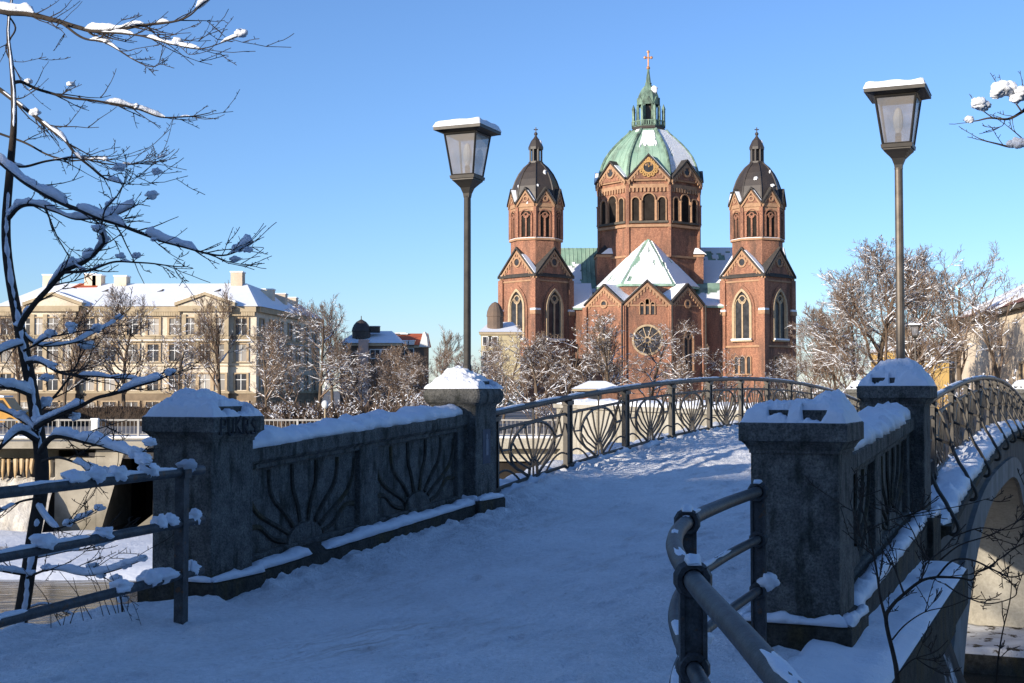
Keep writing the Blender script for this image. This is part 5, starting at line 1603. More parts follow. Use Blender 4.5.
# ------------------------------------------------------------------ other houses
def house(name, label, px0, px1, Y, dep, peave, pridge, wall, roof, wins=(), rz=0.0, hip=0.25, snow=True, base=None):
    x0, x1 = X(px0, Y), X(px1, Y); zE = Z(peave, Y, px0); zR = Z(pridge, Y + dep / 2, px0)
    cx = (x0 + x1) / 2
    o = thing(name, label, 'building', (cx, Y, ROAD), rz)
    h = (x1 - x0) / 2
    mb = MB(); mb.box(-h, h, 0, dep, -1, zE - ROAD); mb.build('wall', wall, o)
    mb = MB(); e = .4; q = h * 2 * hip
    a, c = zE - ROAD, zR - ROAD
    vs = [(-h - e, -e, a), (h + e, -e, a), (h + e, dep + e, a), (-h - e, dep + e, a), (-h - e + q, dep / 2, c), (h + e - q, dep / 2, c)]
    mb.add(vs, [(0, 1, 5, 4), (1, 2, 5), (2, 3, 4, 5), (3, 0, 4), (3, 2, 1, 0)])
    rf = mb.build('roof', roof, o)
    mb = MB(); mb.box(-h - .3, h + .3, -.3, -.002, a - .45, a - .05); mb.build('eaves', M['trim'], o)
    for (px, pa, pb, w) in wins:
        x = X(px, Y) - cx
        mb = MB(); z0, z1 = Z(pb, Y) - ROAD, Z(pa, Y) - ROAD
        mb.m = 1; mb.box(x - w / 2, x + w / 2, -.03, .02, z0, z1)
        mb.m = 0; mb.ring([(x - w / 2, z0), (x + w / 2, z0), (x + w / 2, z1), (x - w / 2, z1)], [(x - w / 2 - .15, z0 - .15), (x + w / 2 + .15, z0 - .15), (x + w / 2 + .15, z1 + .15), (x - w / 2 - .15, z1 + .15)], .01, -.12, closed=True)
        mb.box(x - .04, x + .04, -.07, -.031, z0, z1)
        mb.build('window', [M['white'], M['glass_dark']], o)
    return o, rf, cx, h

# house with a small dark dome and pinkish corner pier
o, rf, cx, h = house('corner_house', 'brown corner house with a small dark onion dome and a pink corner pier', 340, 400, 205, 14, 343, 331, M['house_dark'], M['snow_far'], [(375, 350, 358, 1.4), (386, 350, 358, 1.4)])
mb = MB(); x = X(362.5, 203) - cx; kk = 204 / F
mb.box(x - 4.6 * kk, x + 4.6 * kk, -1.6, 1.5, -1, Z(339.5, 204) - ROAD)
mb.build('corner_pier', M['pink'], o)
mb = MB(); x = X(359.5, 206) - cx
zz_ = lambda p: Z(p, 207) - ROAD
mb.lathe([(9.3 * kk, zz_(338)), (9.3 * kk, zz_(331.5)), (9.9 * kk, zz_(331)), (9.2 * kk, zz_(328)), (7.6 * kk, zz_(324.5)), (5 * kk, zz_(321.5)), (1.6 * kk, zz_(319.6)), (.5 * kk, zz_(319)), (.4 * kk, zz_(315.5))], 12, x, 3.0)
mb.build('dome', M['copper_dark'], o)
mb = MB(); x = X(371, 206) - cx; mb.box(x - .9, x + 1.0, 3, 5, zz_(332), zz_(326)); mb.m = 1; mb.box(x - 1, x + 1.1, 2.9, 5.1, zz_(326) + .002, zz_(325.5)); mb.build('chimney', [M['slate'], M['snow_far']], rf)

o, rf, cx, h = house('town_house', 'house with bright red tiled roof and dormers behind the bare trees', 388, 424, 212, 12, 345, 333.5, M['house_dark'], M['tile'], [(394, 349, 356, 1.3), (409, 349, 356, 1.3)], hip=0.02)
zz_ = lambda p: Z(p, 212) - ROAD
for px in (404.5, 411):
    mb = MB(); x = X(px, 211) - cx
    mb.box(x - .45, x + .45, -.3, 3, zz_(346.5), zz_(341)); mb.m = 1; mb.box(x - .55, x + .55, -.4, 3, zz_(341) + .002, zz_(340.3))
    mb.build('dormer', [M['white'], M['snow_far']], rf)
mb = MB(); x = X(423.5, 212) - cx
mb.prism([(x - 4.5 * .16, zz_(347)), (x + 4.5 * .16, zz_(347)), (x + 3.5 * .16, zz_(338)), (x + 1.2 * .16, zz_(331.5)), (x - .8 * .16, zz_(333.5)), (x - 2.2 * .16, zz_(339))], -.5, 5)
mb.build('white_gable', M['white'], o)
mb = MB()
for px, w, pt in ((387.5, .6, 336.5), (399, .8, 332.2), (402.5, .5, 333)):
    x = X(px, 214) - cx; mb.m = 0; mb.box(x - w, x + w, 5, 6.2, zz_(341), zz_(pt)); mb.m = 1; mb.box(x - w - .1, x + w + .1, 4.9, 6.3, zz_(pt) + .002, zz_(pt - .9))
mb.build('chimney', [M['stone_dark'], M['snow_far']], rf)

o, rf, cx, h = house('yellow_house', 'pale yellow house half hidden by the left church tower', 481, 520, 215, 14, 332, 322, M['yellow_pale'], M['snow_far'], [(487, 337, 345, 1.3), (493, 337, 345, 1.3), (487, 352, 361, 1.3), (493, 352, 361, 1.3), (487, 367, 376, 1.3), (493, 367, 376, 1.3)])
mb = MB(); x = X(495, 217) - cx; kk = 217 / F; zz_ = lambda p: Z(p, 217) - ROAD
mb.lathe([(8 * kk, zz_(334)), (8 * kk, zz_(317)), (8.7 * kk, zz_(316)), (8.0 * kk, zz_(311)), (6.3 * kk, zz_(306.5)), (3.5 * kk, zz_(303)), (.5 * kk, zz_(301.5))], 14, x, 3)
mb.build('dome', M['house_dark'], o)

o, rf, cx, h = house('yellow_villa', 'small bright yellow house with snow roof behind the distant lantern lamp', 903, 952, 135, 12, 350, 338, M['yellow'], M['snow_far'], [(912, 355, 361, 1.0), (926, 355, 361, 1.0), (940, 355, 361, 1.0)])

# gable-less pale house at the right edge
def right_house():
    a = at(953, 390, 110); b_ = at(1110, 390, 68)
    d = Vector((b_.x - a.x, b_.y - a.y)); L_ = d.length; an = math.atan2(d.y, d.x)
    zE = at(953, 323, 110).z - ROAD
    o = thing('pale_house', 'large pale plastered house with snowy reddish roof at the right edge', 'building', (a.x, a.y, ROAD), an)
    mb = MB(); mb.box(0, L_, 0, 12, -1, zE); mb.build('wall', M['plaster_pale'], o)
    mb = MB()
    vs = [(-.5, -.7, zE), (L_, -.7, zE), (L_, 12.5, zE), (-.5, 12.5, zE), (4, 6, zE + 3.4), (L_, 6, zE + 3.4)]
    mb.m = 0; mb.add(vs, [(0, 1, 5, 4), (1, 2, 5), (2, 3, 4, 5), (3, 0, 4), (3, 2, 1, 0)])
    rf = mb.build('roof', M['tile_old'], o)
    mb = MB(); nn = Vector((0, -3.4, 6.7)).normalized()
    n, m = 70, 18
    for i in range(n):
        for j in range(m):
            u, v = (i + .5) / n, (j + .5) / m
            if u * L_ < 4.5 * v + .3 or nz(u * 14, v * 3.2, 4) < -0.12 + .35 * (v < .12): continue
            q = [(i / n, j / m), ((i + 1) / n, j / m), ((i + 1) / n, (j + 1) / m), (i / n, (j + 1) / m)]
            vs = [Vector((a_ * L_, -.7 + 6.7 * b2, zE + 3.4 * b2)) + nn * .1 for a_, b2 in q]; vs += [p - nn * .13 for p in vs]
            mb.add(vs, [(0, 1, 2, 3), (0, 4, 5, 1), (1, 5, 6, 2), (2, 6, 7, 3), (3, 7, 4, 0)])
    mb.build('roof_snow', M['snow_far'], rf)
    mb = MB(); mb.box(-.25, .9, -.25, -.002, -1, zE - .3); mb.box(-.3, L_, -.6, -.003, zE - .3, zE - .02); mb.build('eaves', M['stone_dark'], o)
    for k in range(5):
        x = 16 + 8 * k; mb = MB(); mb.m = 1; mb.box(x - .5, x + .5, -.03, .02, 2.6, 4.2); mb.m = 0
        mb.ring([(x - .5, 2.6), (x + .5, 2.6), (x + .5, 4.2), (x - .5, 4.2)], [(x - .65, 2.45), (x + .65, 2.45), (x + .65, 4.35), (x - .65, 4.35)], .01, -.12, closed=True)
        mb.build('window', [M['stone'], M['glass_dark']], o)
M['tile_old'] = mat('weathered_tile', (0.27, 0.11, 0.08), (0.18, 0.09, 0.07), 0.8, 0.85)
right_house()

# ------------------------------------------------------------------ quay, weir, kiosk
q = thing('quay_wall', 'pale concrete quay wall below the promenade railing across the river', 'wall', (qx, QY, WATER))
f = lambda x, y, z: (x - qx, y - QY, z - WATER)
xW0 = X(96, QY - 1); xW1 = X(168, QY - 1)
zl_ = at(80, 450, QY).z
mb = MB(f)
mb.box(-150, xW0 - 2.2, QY, QY + 2, WATER - 2, ROAD - .02); mb.box(xW1, qx, QY, QY + 2, WATER - 2, ROAD - .02); mb.box(xW0 - 2.2, xW1, QY, QY + 2, zl_, ROAD - .02)
mb.build('wall', M['concrete_pale'], q)
mb = MB(f); mb.box(-150, qx + .3, QY - .9, QY + .5, ROAD - .5, ROAD + .03); mb.build('coping', M['concrete_pale'], q)
mb = MB(f); mb.box(-150, qx + .3, QY - .88, QY + .5, ROAD + .032, ROAD + .12); mb.build('coping_snow', M['snow_far'], q)

mb = MB(f); mb.m = 0; mb.box(X(486, QY), X(556, QY), QY - .06, QY + .5, WATER - .5, at(520, 461, QY).z); mb.m = 1  # added flat panel, no real opening: darkens the foot of the quay wall
mb.box(X(484, QY), X(558, QY), QY - .35, QY - .002, at(520, 461, QY).z + .002, at(520, 458, QY).z)
mb.build('dark_panel', [M['opening'], M['concrete_pale']], q)
q2 = thing('embankment_wall', 'tall pale sunlit embankment wall behind the left bridge railing', 'wall', (A1.x, A1.y, WATER))
f = lambda x, y, z: (x - A1.x, y - A1.y, z - WATER)
s0 = Vector((qx, QY)); s1 = Vector((A1.x, A1.y)); dd = (s1 - s0); an = math.atan2(dd.y, dd.x)
Mq = TZ(qx, QY, 0) @ RZ(an)
mb = MB(f); mb.box(0, dd.length, -.5, .5, WATER - 2, 0.72, Mq); mb.build('wall', M['concrete_pale'], q2)
mb = MB(f)
for k in range(11): mb.box(dd.length * (k + .5) / 11 - .3, dd.length * (k + .5) / 11 + .3, -.62, -.5, WATER - 2, 0.6, Mq)
mb.build('buttress', M['concrete_pale'], q2)
mb = MB(f); mb.box(-.1, dd.length + .1, -.66, .66, .722, .92, Mq); mb.build('coping', M['concrete_pale'], q2)
mb = MB(f); snow_strip(mb, [Mq @ Vector((dd.length * i / 120, 0, .92)) for i in range(121)], .6, .2, seed=5, n=7); mb.build('coping_snow', M['snow_far'], q2)
q3 = thing('embankment_wall', 'embankment wall at the right end of the bridge behind the arch', 'wall', (A2.x, A2.y, WATER))
f = lambda x, y, z: (x - A2.x, y - A2.y, z - WATER)
s1 = Vector((A3.x, A3.y)); s0 = Vector((A2.x, A2.y)); d3 = s1 - s0; Mq3 = TZ(A2.x, A2.y, 0) @ RZ(math.atan2(d3.y, d3.x))
mb = MB(f); mb.box(0.2, d3.length, -.5, .5, WATER - 2, -.3, Mq3); mb.build('wall', M['concrete_pale'], q3)
mb = MB(f); mb.box(0.2, d3.length, -.6, .6, -.298, -.1, Mq3); mb.build('coping_snow', M['snow_far'], q3)

# promenade railing
M['rail_grey'] = mat('rail_grey_paint', (0.42, 0.40, 0.36), (0.32, 0.30, 0.27), 1, 0.7)
pr = thing('promenade_railing', 'white-grey bar railing along the quay promenade below the apartment block', 'railing', (qx, QY, ROAD))
f = lambda x, y, z: (x - qx, y - QY, z - ROAD)
mb = MB(f)
zt = at(100, 420, QY).z
mb.tube([(-95, QY - .3, zt), (qx, QY - .3, zt)], .05, 6); mb.tube([(-95, QY - .3, ROAD + .2), (qx, QY - .3, ROAD + .2)], .035, 5)
mb.build('rail', M['rail_grey'], pr)
mb = MB(f)
x = -62.0
while x < qx:
    mb.box(x - .011, x + .011, QY - .32, QY - .28, ROAD + .2, zt); x += .21
mb.build('bars', M['rail_grey'], pr)['kind'] = 'stuff'
x = -62.0
while x < qx:
    mb = MB(f); mb.box(x - .05, x + .05, QY - .36, QY - .24, ROAD, zt + .05); mb.build('post', M['rail_grey'], pr); x += 2.04
bx = at(99, 424, QY)
mb = MB(); mb.box(-.17, .17, -.14, .14, 0, .85); mb.m = 1; mb.box(-.19, .19, -.16, .16, .852, .92); mb.m = 0; mb.box(-.13, .13, -.15, -.141, .1, .75)
o = mb.build('utility_box', [M['white'], M['snow_far']]); o.location = (bx.x, QY - .65, ROAD + .12)
tag(o, 'white utility cabinet standing at the promenade railing', 'cabinet')

# weir: concrete pier, dark gate, row of icicle-hung stakes
w = thing('river_weir', 'concrete weir outflow with a dark opening and a row of amber icicles', 'weir', (xW0, QY - 2, WATER))
f = lambda x, y, z: (x - xW0, y - QY + 2, z - WATER)
M['weir'] = mat('wet_weir_concrete', (0.36, 0.32, 0.25), (0.24, 0.21, 0.16), 0.8, 0.8, 0.3, 5, c3=(0.16, 0.14, 0.1), scale3=.4)
mb = MB(f)
Yw = QY - 3.0
xa, xb = X(56, Yw), X(97, Yw)
mb.box(xa, xb, Yw, QY - .01, WATER - 1, at(70, 458, Yw).z)
mb.box(X(-60, Yw), X(152, Yw), Yw - .6, QY - .01, at(70, 448, Yw).z, at(70, 441, Yw).z)
mb.add([(xb, Yw - .01, at(70, 450, Yw).z), (xb + 1.4, Yw - .01, at(70, 450, Yw).z), (xb + 0.1, Yw - .01, WATER - .5), (xb - .9, Yw - .01, WATER - .5)], [(0, 1, 2, 3)])
mb.box(xb - .02, xb + 0.02, Yw - .02, QY + 3, WATER - 1, at(70, 450, Yw).z)
mb.build('pier', M['weir'], w)
mb = MB(f)
xg0, xg1 = X(97, Yw), X(170, Yw)
mb.box(xg0, xg1, QY + 6, QY + 6.4, WATER - 1, ROAD - .5); mb.box(xg1, xg1 + .4, Yw, QY + 6, WATER - 1, ROAD - .5); mb.box(xg0 - .4, xg0 - .03, Yw + .1, QY + 6, WATER - 1, ROAD - .6)
mb.box(xg0, xg1, Yw, QY + 6, ROAD - .9, ROAD - .6)
mb.box(xg0 + 2.4, xg1, Yw + 1.5, Yw + 1.9, WATER - 1, at(70, 452, Yw).z)
mb.build('culvert', M['slate'], w)
mb = MB(f); xs = X(152, Yw)
vs = [(xs + 1.6, Yw - .5, at(70, 492, Yw).z), (xs + 1.6, Yw + 1, at(70, 492, Yw).z), (xs - 1.4, Yw - .5, WATER - .3), (xs - 1.4, Yw + 1, WATER - .3), (xs + 1.6, Yw - .5, WATER - .3), (xs + 1.6, Yw + 1, WATER - .3)]
mb.add(vs, [(0, 1, 3, 2), (0, 2, 4), (1, 5, 3), (0, 4, 5, 1)]); mb.build('sloped_apron', M['weir'], w)
# falls and icicles
M['ice'] = mat('amber_ice', (0.55, 0.42, 0.24), (0.42, 0.26, 0.11), 1.8, 0.35, spec=.5, stretch=(2, 2, .5))
M['ice_white'] = mat('white_spray_ice', (0.66, 0.62, 0.55), (0.42, 0.38, 0.32), 1.3, 0.5, .6, 4, stretch=(2, 2, .4), bdist=.1)
mb = MB(f); rnd = random.Random(3)
zt0 = at(30, 459, Yw).z; zb0 = at(30, 478, Yw).z; x = X(-40, Yw)
while x < xa - .1:
    L_ = rnd.uniform(.75, 1.12) * (zt0 - zb0); r = rnd.uniform(.07, .13)
    mb.tube([(x, Yw + rnd.uniform(-.1, .1), zt0), (x + rnd.uniform(-.03, .03), Yw, zt0 - L_ * .6), (x, Yw, zt0 - L_)], [r, r * .8, r * .25], 6)
    x += rnd.uniform(.2, .34)
mb.build('icicles', M['ice'], w)['kind'] = 'stuff'
mb = MB(f)
mb.box(X(-60, Yw), xa - .02, Yw + .6, QY - .01, WATER - 1, at(30, 459, Yw).z - .1)
mb.build('sill_wall', M['slate'], w)
mb = MB(f); vs = []; fs = []
nx, ny = 90, 14
for j in range(ny + 1):
    for i in range(nx + 1):
        t = j / ny; x = X(-60, Yw) + (xa - .05 - X(-60, Yw)) * i / nx
        z = at(30, 478, Yw).z + (WATER - .1 - at(30, 478, Yw).z) * t
        vs.append((x, Yw + .4 - 2.2 * t + .5 * fbm(x * .9, t * 3, 2), z + .25 * fbm(x * 1.7, t * 4, 5)))
for j in range(ny):
    for i in range(nx):
        a = j * (nx + 1) + i; fs.append((a, a + 1, a + nx + 2, a + nx + 1))
mb.add(vs, fs); mb.build('frozen_fall', M['ice_white'], w, smooth=True)

# kiosk under the left tower
kY = 80.0
kp = at(597, 400, kY)
k = thing('kiosk', 'small kiosk with a snow-covered hip roof in front of the left church tower', 'kiosk', (kp.x, kY, ROAD))
zz_ = lambda p: at(597, p, kY).z - ROAD
mb = MB(); mb.box(-1.15, 1.15, -1, 1.2, -.1, zz_(390)); mb.m = 1; mb.box(-.6, .2, -1.02, -1.001, .9, zz_(394)); mb.build('wall', [M['brick'], M['glass_dark']], k)
mb = MB(); mb.frustum(1.5, 1.4, zz_(391), 1.45, 1.35, zz_(389)); mb.build('eaves', M['trim'], k)
mb = MB(); mb.frustum(1.52, 1.42, zz_(389) + .01, 0.5, 0.4, zz_(381)); mb.build('roof_snow', M['snow_far'], k)

# clipped leafless hedge along the promenade
hx0, hx1 = X(44, 92), X(470, 92)
hd = thing('hedge', 'long dark clipped hedge behind the promenade railing', 'hedge', ((hx0 + hx1) / 2, 92, ROAD))
mb = MB(lambda x, y, z: (x - (hx0 + hx1) / 2, y - 92, z - ROAD)); vs = []; fs = []
n = 260
sec = [(-.55, 0), (-.6, .5), (-.5, 1.0), (-.2, 1.25), (.2, 1.25), (.5, 1.0), (.55, 0)]
for i in range(n + 1):
    x = hx0 + (hx1 - hx0) * i / n
    for (y, z) in sec: vs.append((x, 92 + y + .2 * nz(x * 2.1, z * 3), ROAD + z * (1 + .22 * nz(x * .7, 2) + .12 * nz(x * 3.1, y * 3))))
for i in range(n):
    for j in range(6): fs.append((i * 7 + j, i * 7 + j + 1, (i + 1) * 7 + j + 1, (i + 1) * 7 + j))
mb.add(vs, fs); mb.build('body', mat('hedge_twigs', (0.075, 0.052, 0.036), (0.03, 0.024, 0.02), 6, 0.95, 1.0, 12, bdist=.2), hd)
mb = MB(lambda x, y, z: (x - (hx0 + hx1) / 2, y - 92, z - ROAD)); rnd = random.Random(8)
for k_ in range(2200):
    x = rnd.uniform(hx0, hx1); mb.tube([(x, 91.5 + rnd.uniform(-.1, .8), ROAD + rnd.uniform(.3, 1.1)), (x + rnd.uniform(-.25, .25), 91.4 + rnd.uniform(-.3, .8), ROAD + rnd.uniform(1.0, 1.75))], [.014, .008], 3, cap=False)
mb.build('twigs', M['twig_far'], hd)['kind'] = 'stuff'

# globe lamp and yellow van on the promenade
gp_ = at(325, 424, 74)
t = thing('post_lamp', 'thin promenade lamp post with a small white globe', 'street lamp', (gp_.x, 74, ROAD))
zt = at(325, 404.5, 74).z - ROAD
mb = MB(); mb.tube([(0, 0, 0), (0, 0, zt - .2)], [.06, .04], 8); mb.build('pole', M['trim'], t)
mb = MB(); mb.sphere((0, 0, zt), .2, .2, .24, 12, 8); mb.build('globe', M['white'], t)
def van():
    p = at(-6, 420, 88)
    t = thing('parked_van', 'yellow-orange parked van behind the promenade railing at the left edge', 'van', (p.x, 88, ROAD))
    mb = MB()
    prof = [(-2.3, .35), (2.2, .35), (2.3, .6), (2.25, 1.05), (1.55, 1.2), (1.0, 1.95), (-2.2, 2.0), (-2.32, 1.2)]
    mb.prism(prof, -.9, .9); mb.m = 1
    mb.prism([(.95, 1.25), (1.35, 1.25), (.92, 1.82), (.5, 1.82), (.5, 1.25)], -.905, .905)
    mb.prism([(-.7, 1.25), (.35, 1.25), (.35, 1.82), (-.7, 1.82)], -.905, .905)
    mb.build('body', [mat('orange_paint', (.55, .29, .06), (.48, .25, .05), 2, .4), M['glass_dark']], t)
    for x in (-1.4, 1.4):
        for y in (-.82, .82):
            mb = MB(); Mw = TZ(x, y, .34) @ Matrix.Rotation(PI / 2, 4, 'X')
            mb.lathe([(.2, -.1), (.34, -.1), (.34, .1), (.2, .1)], 16, M=Mw); mb.build('wheel', M['slate'], t)
    mb = MB(); snow_field(mb, -2.15, .95, -.85, .85, 2.0, lambda x, y: .12 + .04 * nz(x * 2, y * 2), 12, 8); mb.build('roof_snow', M['snow_far'], t)
van()

# museum block behind the camera that puts the near bank in shade
def museum():
    o = thing('museum_building', 'broad plastered building behind the near bank whose shade covers the path', 'building', (-16, -17, 0))
    mb = MB(); mb.box(-44, 40, -14, 0, -1, 9.0); mb.build('wall', M['grey_wall'], o)
    mb = MB(); vs = [(-45, -15, 9.0), (41, -15, 9.0), (41, 1, 9.0), (-45, 1, 9.0), (-39, -7, MUS_H), (35, -7, MUS_H)]
    mb.add(vs, [(0, 1, 5, 4), (1, 2, 5), (2, 3, 4, 5), (3, 0, 4), (3, 2, 1, 0)]); mb.build('roof', M['snow_far'], o)
    first = None
    for r_ in range(3):
        for k_ in range(20):
            if first is None:
                mb = MB(); mb.m = 1; mb.box(-.6, .6, 0, .03, 0, 2.1); mb.m = 0
                mb.ring([(-.6, 0), (.6, 0), (.6, 2.1), (-.6, 2.1)], [(-.78, -.18), (.78, -.18), (.78, 2.28), (-.78, 2.28)], -.01, .12, closed=True)
                ob = first = mb.build('window', [M['stone'], M['glass_dark']], o)
            else:
                ob = first.copy(); C.objects.link(ob); ob.parent = o
            ob.location = (-42 + k_ * 4.2, 0.001, 1.0 + r_ * 3.4)
MUS_H = 14.9
museum()
# ------------------------------------------------------------------ bare trees
def rot_about(v, ax, a): return Matrix.Rotation(a, 3, ax) @ v
def grow(rnd, p, d, length, r, level, maxl, out, up=0.12, wob=0.28, kids=(5, 6, 5, 4), spread=0.85, shrink=0.56, minr=0.01, t0=.42):
    n = max(2, min(7, int(length / 0.45) + 2)) if level < 2 else 3
    pts = [p.copy()]; rad = [r]
    q = p.copy(); dd = d.copy()
    for i in range(n):
        dd = (dd + Vector((rnd.uniform(-1, 1), rnd.uniform(-1, 1), rnd.uniform(-.7, 1))) * wob * (0.4 if level == 0 else 1) + Vector((0, 0, up))).normalized()
        q = q + dd * (length / n); pts.append(q.copy()); rad.append(max(minr * .7, r * (1 - 0.62 * (i + 1) / n)))
    out.append((level, pts, rad))
    if level >= maxl: return
    k = kids[min(level, len(kids) - 1)]
    k = max(2, int(k * rnd.uniform(.8, 1.25)))
    for j in range(k):
        t = (t0 if level == 0 else 0.22) + (1 - t0 if level == 0 else .76) * (j + rnd.random()) / k
        t = min(t, 0.999)
        x = t * n; a = int(x); f = x - a
        pos = pts[a].lerp(pts[min(a + 1, n)], f); rr = rad[a] * (1 - f) + rad[min(a + 1, n)] * f
        td = (pts[min(a + 1, n)] - pts[a]).normalized()
        ax = td.orthogonal().normalized(); ax = rot_about(ax, td, rnd.uniform(0, 2 * PI))
        nd = rot_about(td, ax, spread * rnd.uniform(.7, 1.25))
        ln = length * shrink * rnd.uniform(.75, 1.2) * (1.0 - 0.35 * t if level == 0 else 1.0 - .4 * t)
        grow(rnd, pos, nd, ln, max(minr, rr * 0.62), level + 1, maxl, out, up, wob, kids, spread, shrink, minr, t0)

def snow_on_branches(mb, out, rnd, lo, prob, minr=0.03, lv=99):
    for (lvl, pts, rad) in out:
        if lvl > lv: continue
        for i in range(len(pts) - 1):
            a, c = pts[i], pts[i + 1]; d = c - a
            if d.length < 1e-4 or abs(d.z) / d.length > lo or rnd.random() > prob: continue
            r = max(minr, (rad[i] + rad[i + 1]) * .55) * rnd.uniform(.7, 1.2)
            o = Vector((0, 0, rad[i] * .8 + r * .2))
            mb.tube([a + o, c + o], [r, r * .8], 3)

variants = []
def make_variant(i, H, spread, kids, up, twigr, snowp, wob=.28, trunk=.32, shrink=.56, snowr=.035, maxl=4, t0=.42, lv=3):
    rnd = random.Random(100 + i)
    out = []
    grow(rnd, Vector((0, 0, -.3)), Vector((0, 0, 1)), H * .62, trunk, 0, maxl, out, up, wob, kids, spread, shrink, twigr, t0)
    zmax = max(p.z for _, P_, _ in out for p in P_)
    k = H / zmax
    t = thing('bare_tree', 'x', 'tree', (0, 0, 0), 0, 'bare trees along the far bank')
    mb = MB()
    for l, P_, r_ in out:
        if l == 0: mb.tube([p * k for p in P_], r_, 8, cap=False)
    mb.build('trunk', M['bark_far'], t, smooth=True)
    mb = MB()
    for l, P_, r_ in out:
        if l >= 1: mb.tube([p * k for p in P_], r_, 5 if l == 1 else 3, cap=False)
    mb.build('crown', M['twig_far'], t)
    mb = MB(); o2 = [(l, [p * k for p in P_], r_) for l, P_, r_ in out]
    snow_on_branches(mb, o2, rnd, .82, snowp, snowr, lv=lv)
    mb.build('branch_snow', M['snow_far'], t)
    variants.append((t, H))
#             i  H   spread kids          up   twig  snow
make_variant(0, 10.0, .80, (11, 9, 8, 6), .07, .011, .42, trunk=.16, snowr=.022, t0=.24, lv=3)
make_variant(1, 9.0, .95, (12, 9, 7, 6), .02, .010, .44, wob=.34, trunk=.15, snowr=.019, t0=.2, lv=3)
make_variant(2, 11.5, .6, (12, 9, 8, 6), .12, .011, .26, trunk=.17, snowr=.020, t0=.3, lv=3)
make_variant(3, 7.0, 1.0, (12, 8, 7, 6), .03, .010, .46, wob=.36, trunk=.10, snowr=.017, t0=.16, lv=3)
make_variant(4, 10.0, .75, (13, 9, 9, 6), .09, .012, .20, wob=.3, trunk=.14, snowr=.020, t0=.2, lv=3)
make_variant(5, 10.0, .85, (7, 6, 6, 5), .08, .011, .34, trunk=.15, snowr=.022, t0=.3, lv=3)
#        px  top  depth var turn label
TREES = [(126, 285, 128, 0, 0.3, 'bare tree before the left half of the cream apartment block'),
         (66, 300, 118, 4, 1.1, 'bare tree behind the snowy foreground trunk, before the left pediment'),
         (20, 305, 122, 2, 2.6, 'bare tree at the far left edge before the apartment block'),
         (178, 312, 112, 3, 2.1, 'low bare tree between the two pediments of the apartment block'),
         (222, 280, 120, 2, 0.9, 'tall dark bare tree before the right pediment of the apartment block'),
         (266, 318, 105, 0, 2.9, 'bare tree before the right corner of the apartment block'),
         (318, 300, 100, 1, 0.2, 'snow-laden tree with heavy white boughs right of the apartment block'),
         (333, 292, 170, 2, 1.9, 'slender bare tree rising behind the snow-laden one beside the apartment block'),
         (296, 325, 110, 3, 4.0, 'small snowy tree before the shaded side of the apartment block'),
         (362, 352, 108, 3, 2.2, 'small snowy tree below the pink corner pier'),
         (388, 340, 125, 4, 0.7, 'dense brown tree below the bright red roof'),
         (405, 362, 98, 1, 1.5, 'low snow-flecked tree left of the lamp pillar'),
         (425, 348, 120, 4, 3.4, 'brown twiggy tree just right of the bright red roof'),
         (348, 338, 128, 4, 2.0, 'dense dark tree before the brown corner house dome'),
         (373, 347, 132, 4, 0.2, 'dense brown tree right of the pink corner pier'),
         (398, 350, 118, 4, 5.1, 'brown tree below the red roof dormers'),
         (455, 346, 130, 4, 1.3, 'brown tree touching the left lamp pole on its left side'),
         (490, 336, 125, 0, 2.2, 'frosted tree veiling the pale yellow house'),
         (908, 243, 88, 0, 3.1, 'wide bare tree just right of the right lamp pole'),
         (852, 268, 100, 0, 4.9, 'wide bare tree between the church and the right lamp pole'),
         (443, 324, 160, 2, 5.0, 'slim bare tree directly left of the left lamp pole'),
         (472, 352, 112, 1, 2.4, 'bushy snowy tree behind the left lamp pole'),
         (503, 322, 98, 3, 1.2, 'frosted tree before the left face of the left church tower'),
         (536, 330, 92, 0, 3.7, 'frosted tree before the corner of the left church tower'),
         (560, 315, 105, 3, 0.4, 'frosted tree before the right face of the left church tower'),
         (607, 308, 100, 0, 4.6, 'slender snowy tree before the left apse bay'),
         (650, 318, 104, 1, 1.8, 'snowy tree crossing the round rose window'),
         (692, 330, 100, 3, 3.0, 'snowy tree before the right apse bay'),
         (727, 345, 108, 1, 5.3, 'low snowy tree at the left foot of the right church tower'),
         (776, 358, 110, 3, 2.0, 'low snowy tree at the right foot of the right church tower'),
         (812, 312, 150, 4, 1.0, 'dark twiggy tree right beside the right church tower'),
         (838, 300, 95, 4, 2.8, 'broad bare tree left of the right lamp pole'),
         (880, 238, 78, 0, 0.5, 'largest bare tree, spreading behind the right lamp pole'),
         (925, 262, 92, 4, 4.1, 'bare tree behind the small distant lantern lamp'),
         (962, 238, 76, 5, 2.3, 'tall bare tree before the corner of the pale house'),
         (1006, 268, 72, 5, 3.9, 'sparse bare tree before the middle of the pale house'),
         (856, 345, 66, 1, 4.4, 'low snowy tree behind the snow dome of the right lamp pillar'),
         (790, 352, 90, 1, 0.1, 'low brown tree behind the far part of the left bridge railing')]
used = set()
for (px, top, Y, v, tz, lb) in TREES:
    t0, H = variants[v]
    p = at(px, top, Y)
    s = (p.z - ROAD) / H
    t = t0 if v not in used else copy_tree(t0)
    used.add(v)
    t.location = (p.x, Y, ROAD); t.rotation_euler.z = tz; t['label'] = lb
    w = s * (1.25 if lb.startswith('largest') else 1.05)
    t.scale = (w, w, s)
# two trees behind the camera dapple the shade line on the bridge
for (x, y, v, s, lb) in ((-31, -11, 4, 1.3, 'bare tree on the near bank beside the plastered museum, nearer one'), (-37, -13, 2, 1.15, 'bare tree on the near bank beside the plastered museum, farther one')):
    t = copy_tree(variants[v][0]); t.location = (x, y, -.2); t.scale = (s, s, s); t['label'] = lb; t['group'] = 'trees on the near bank'
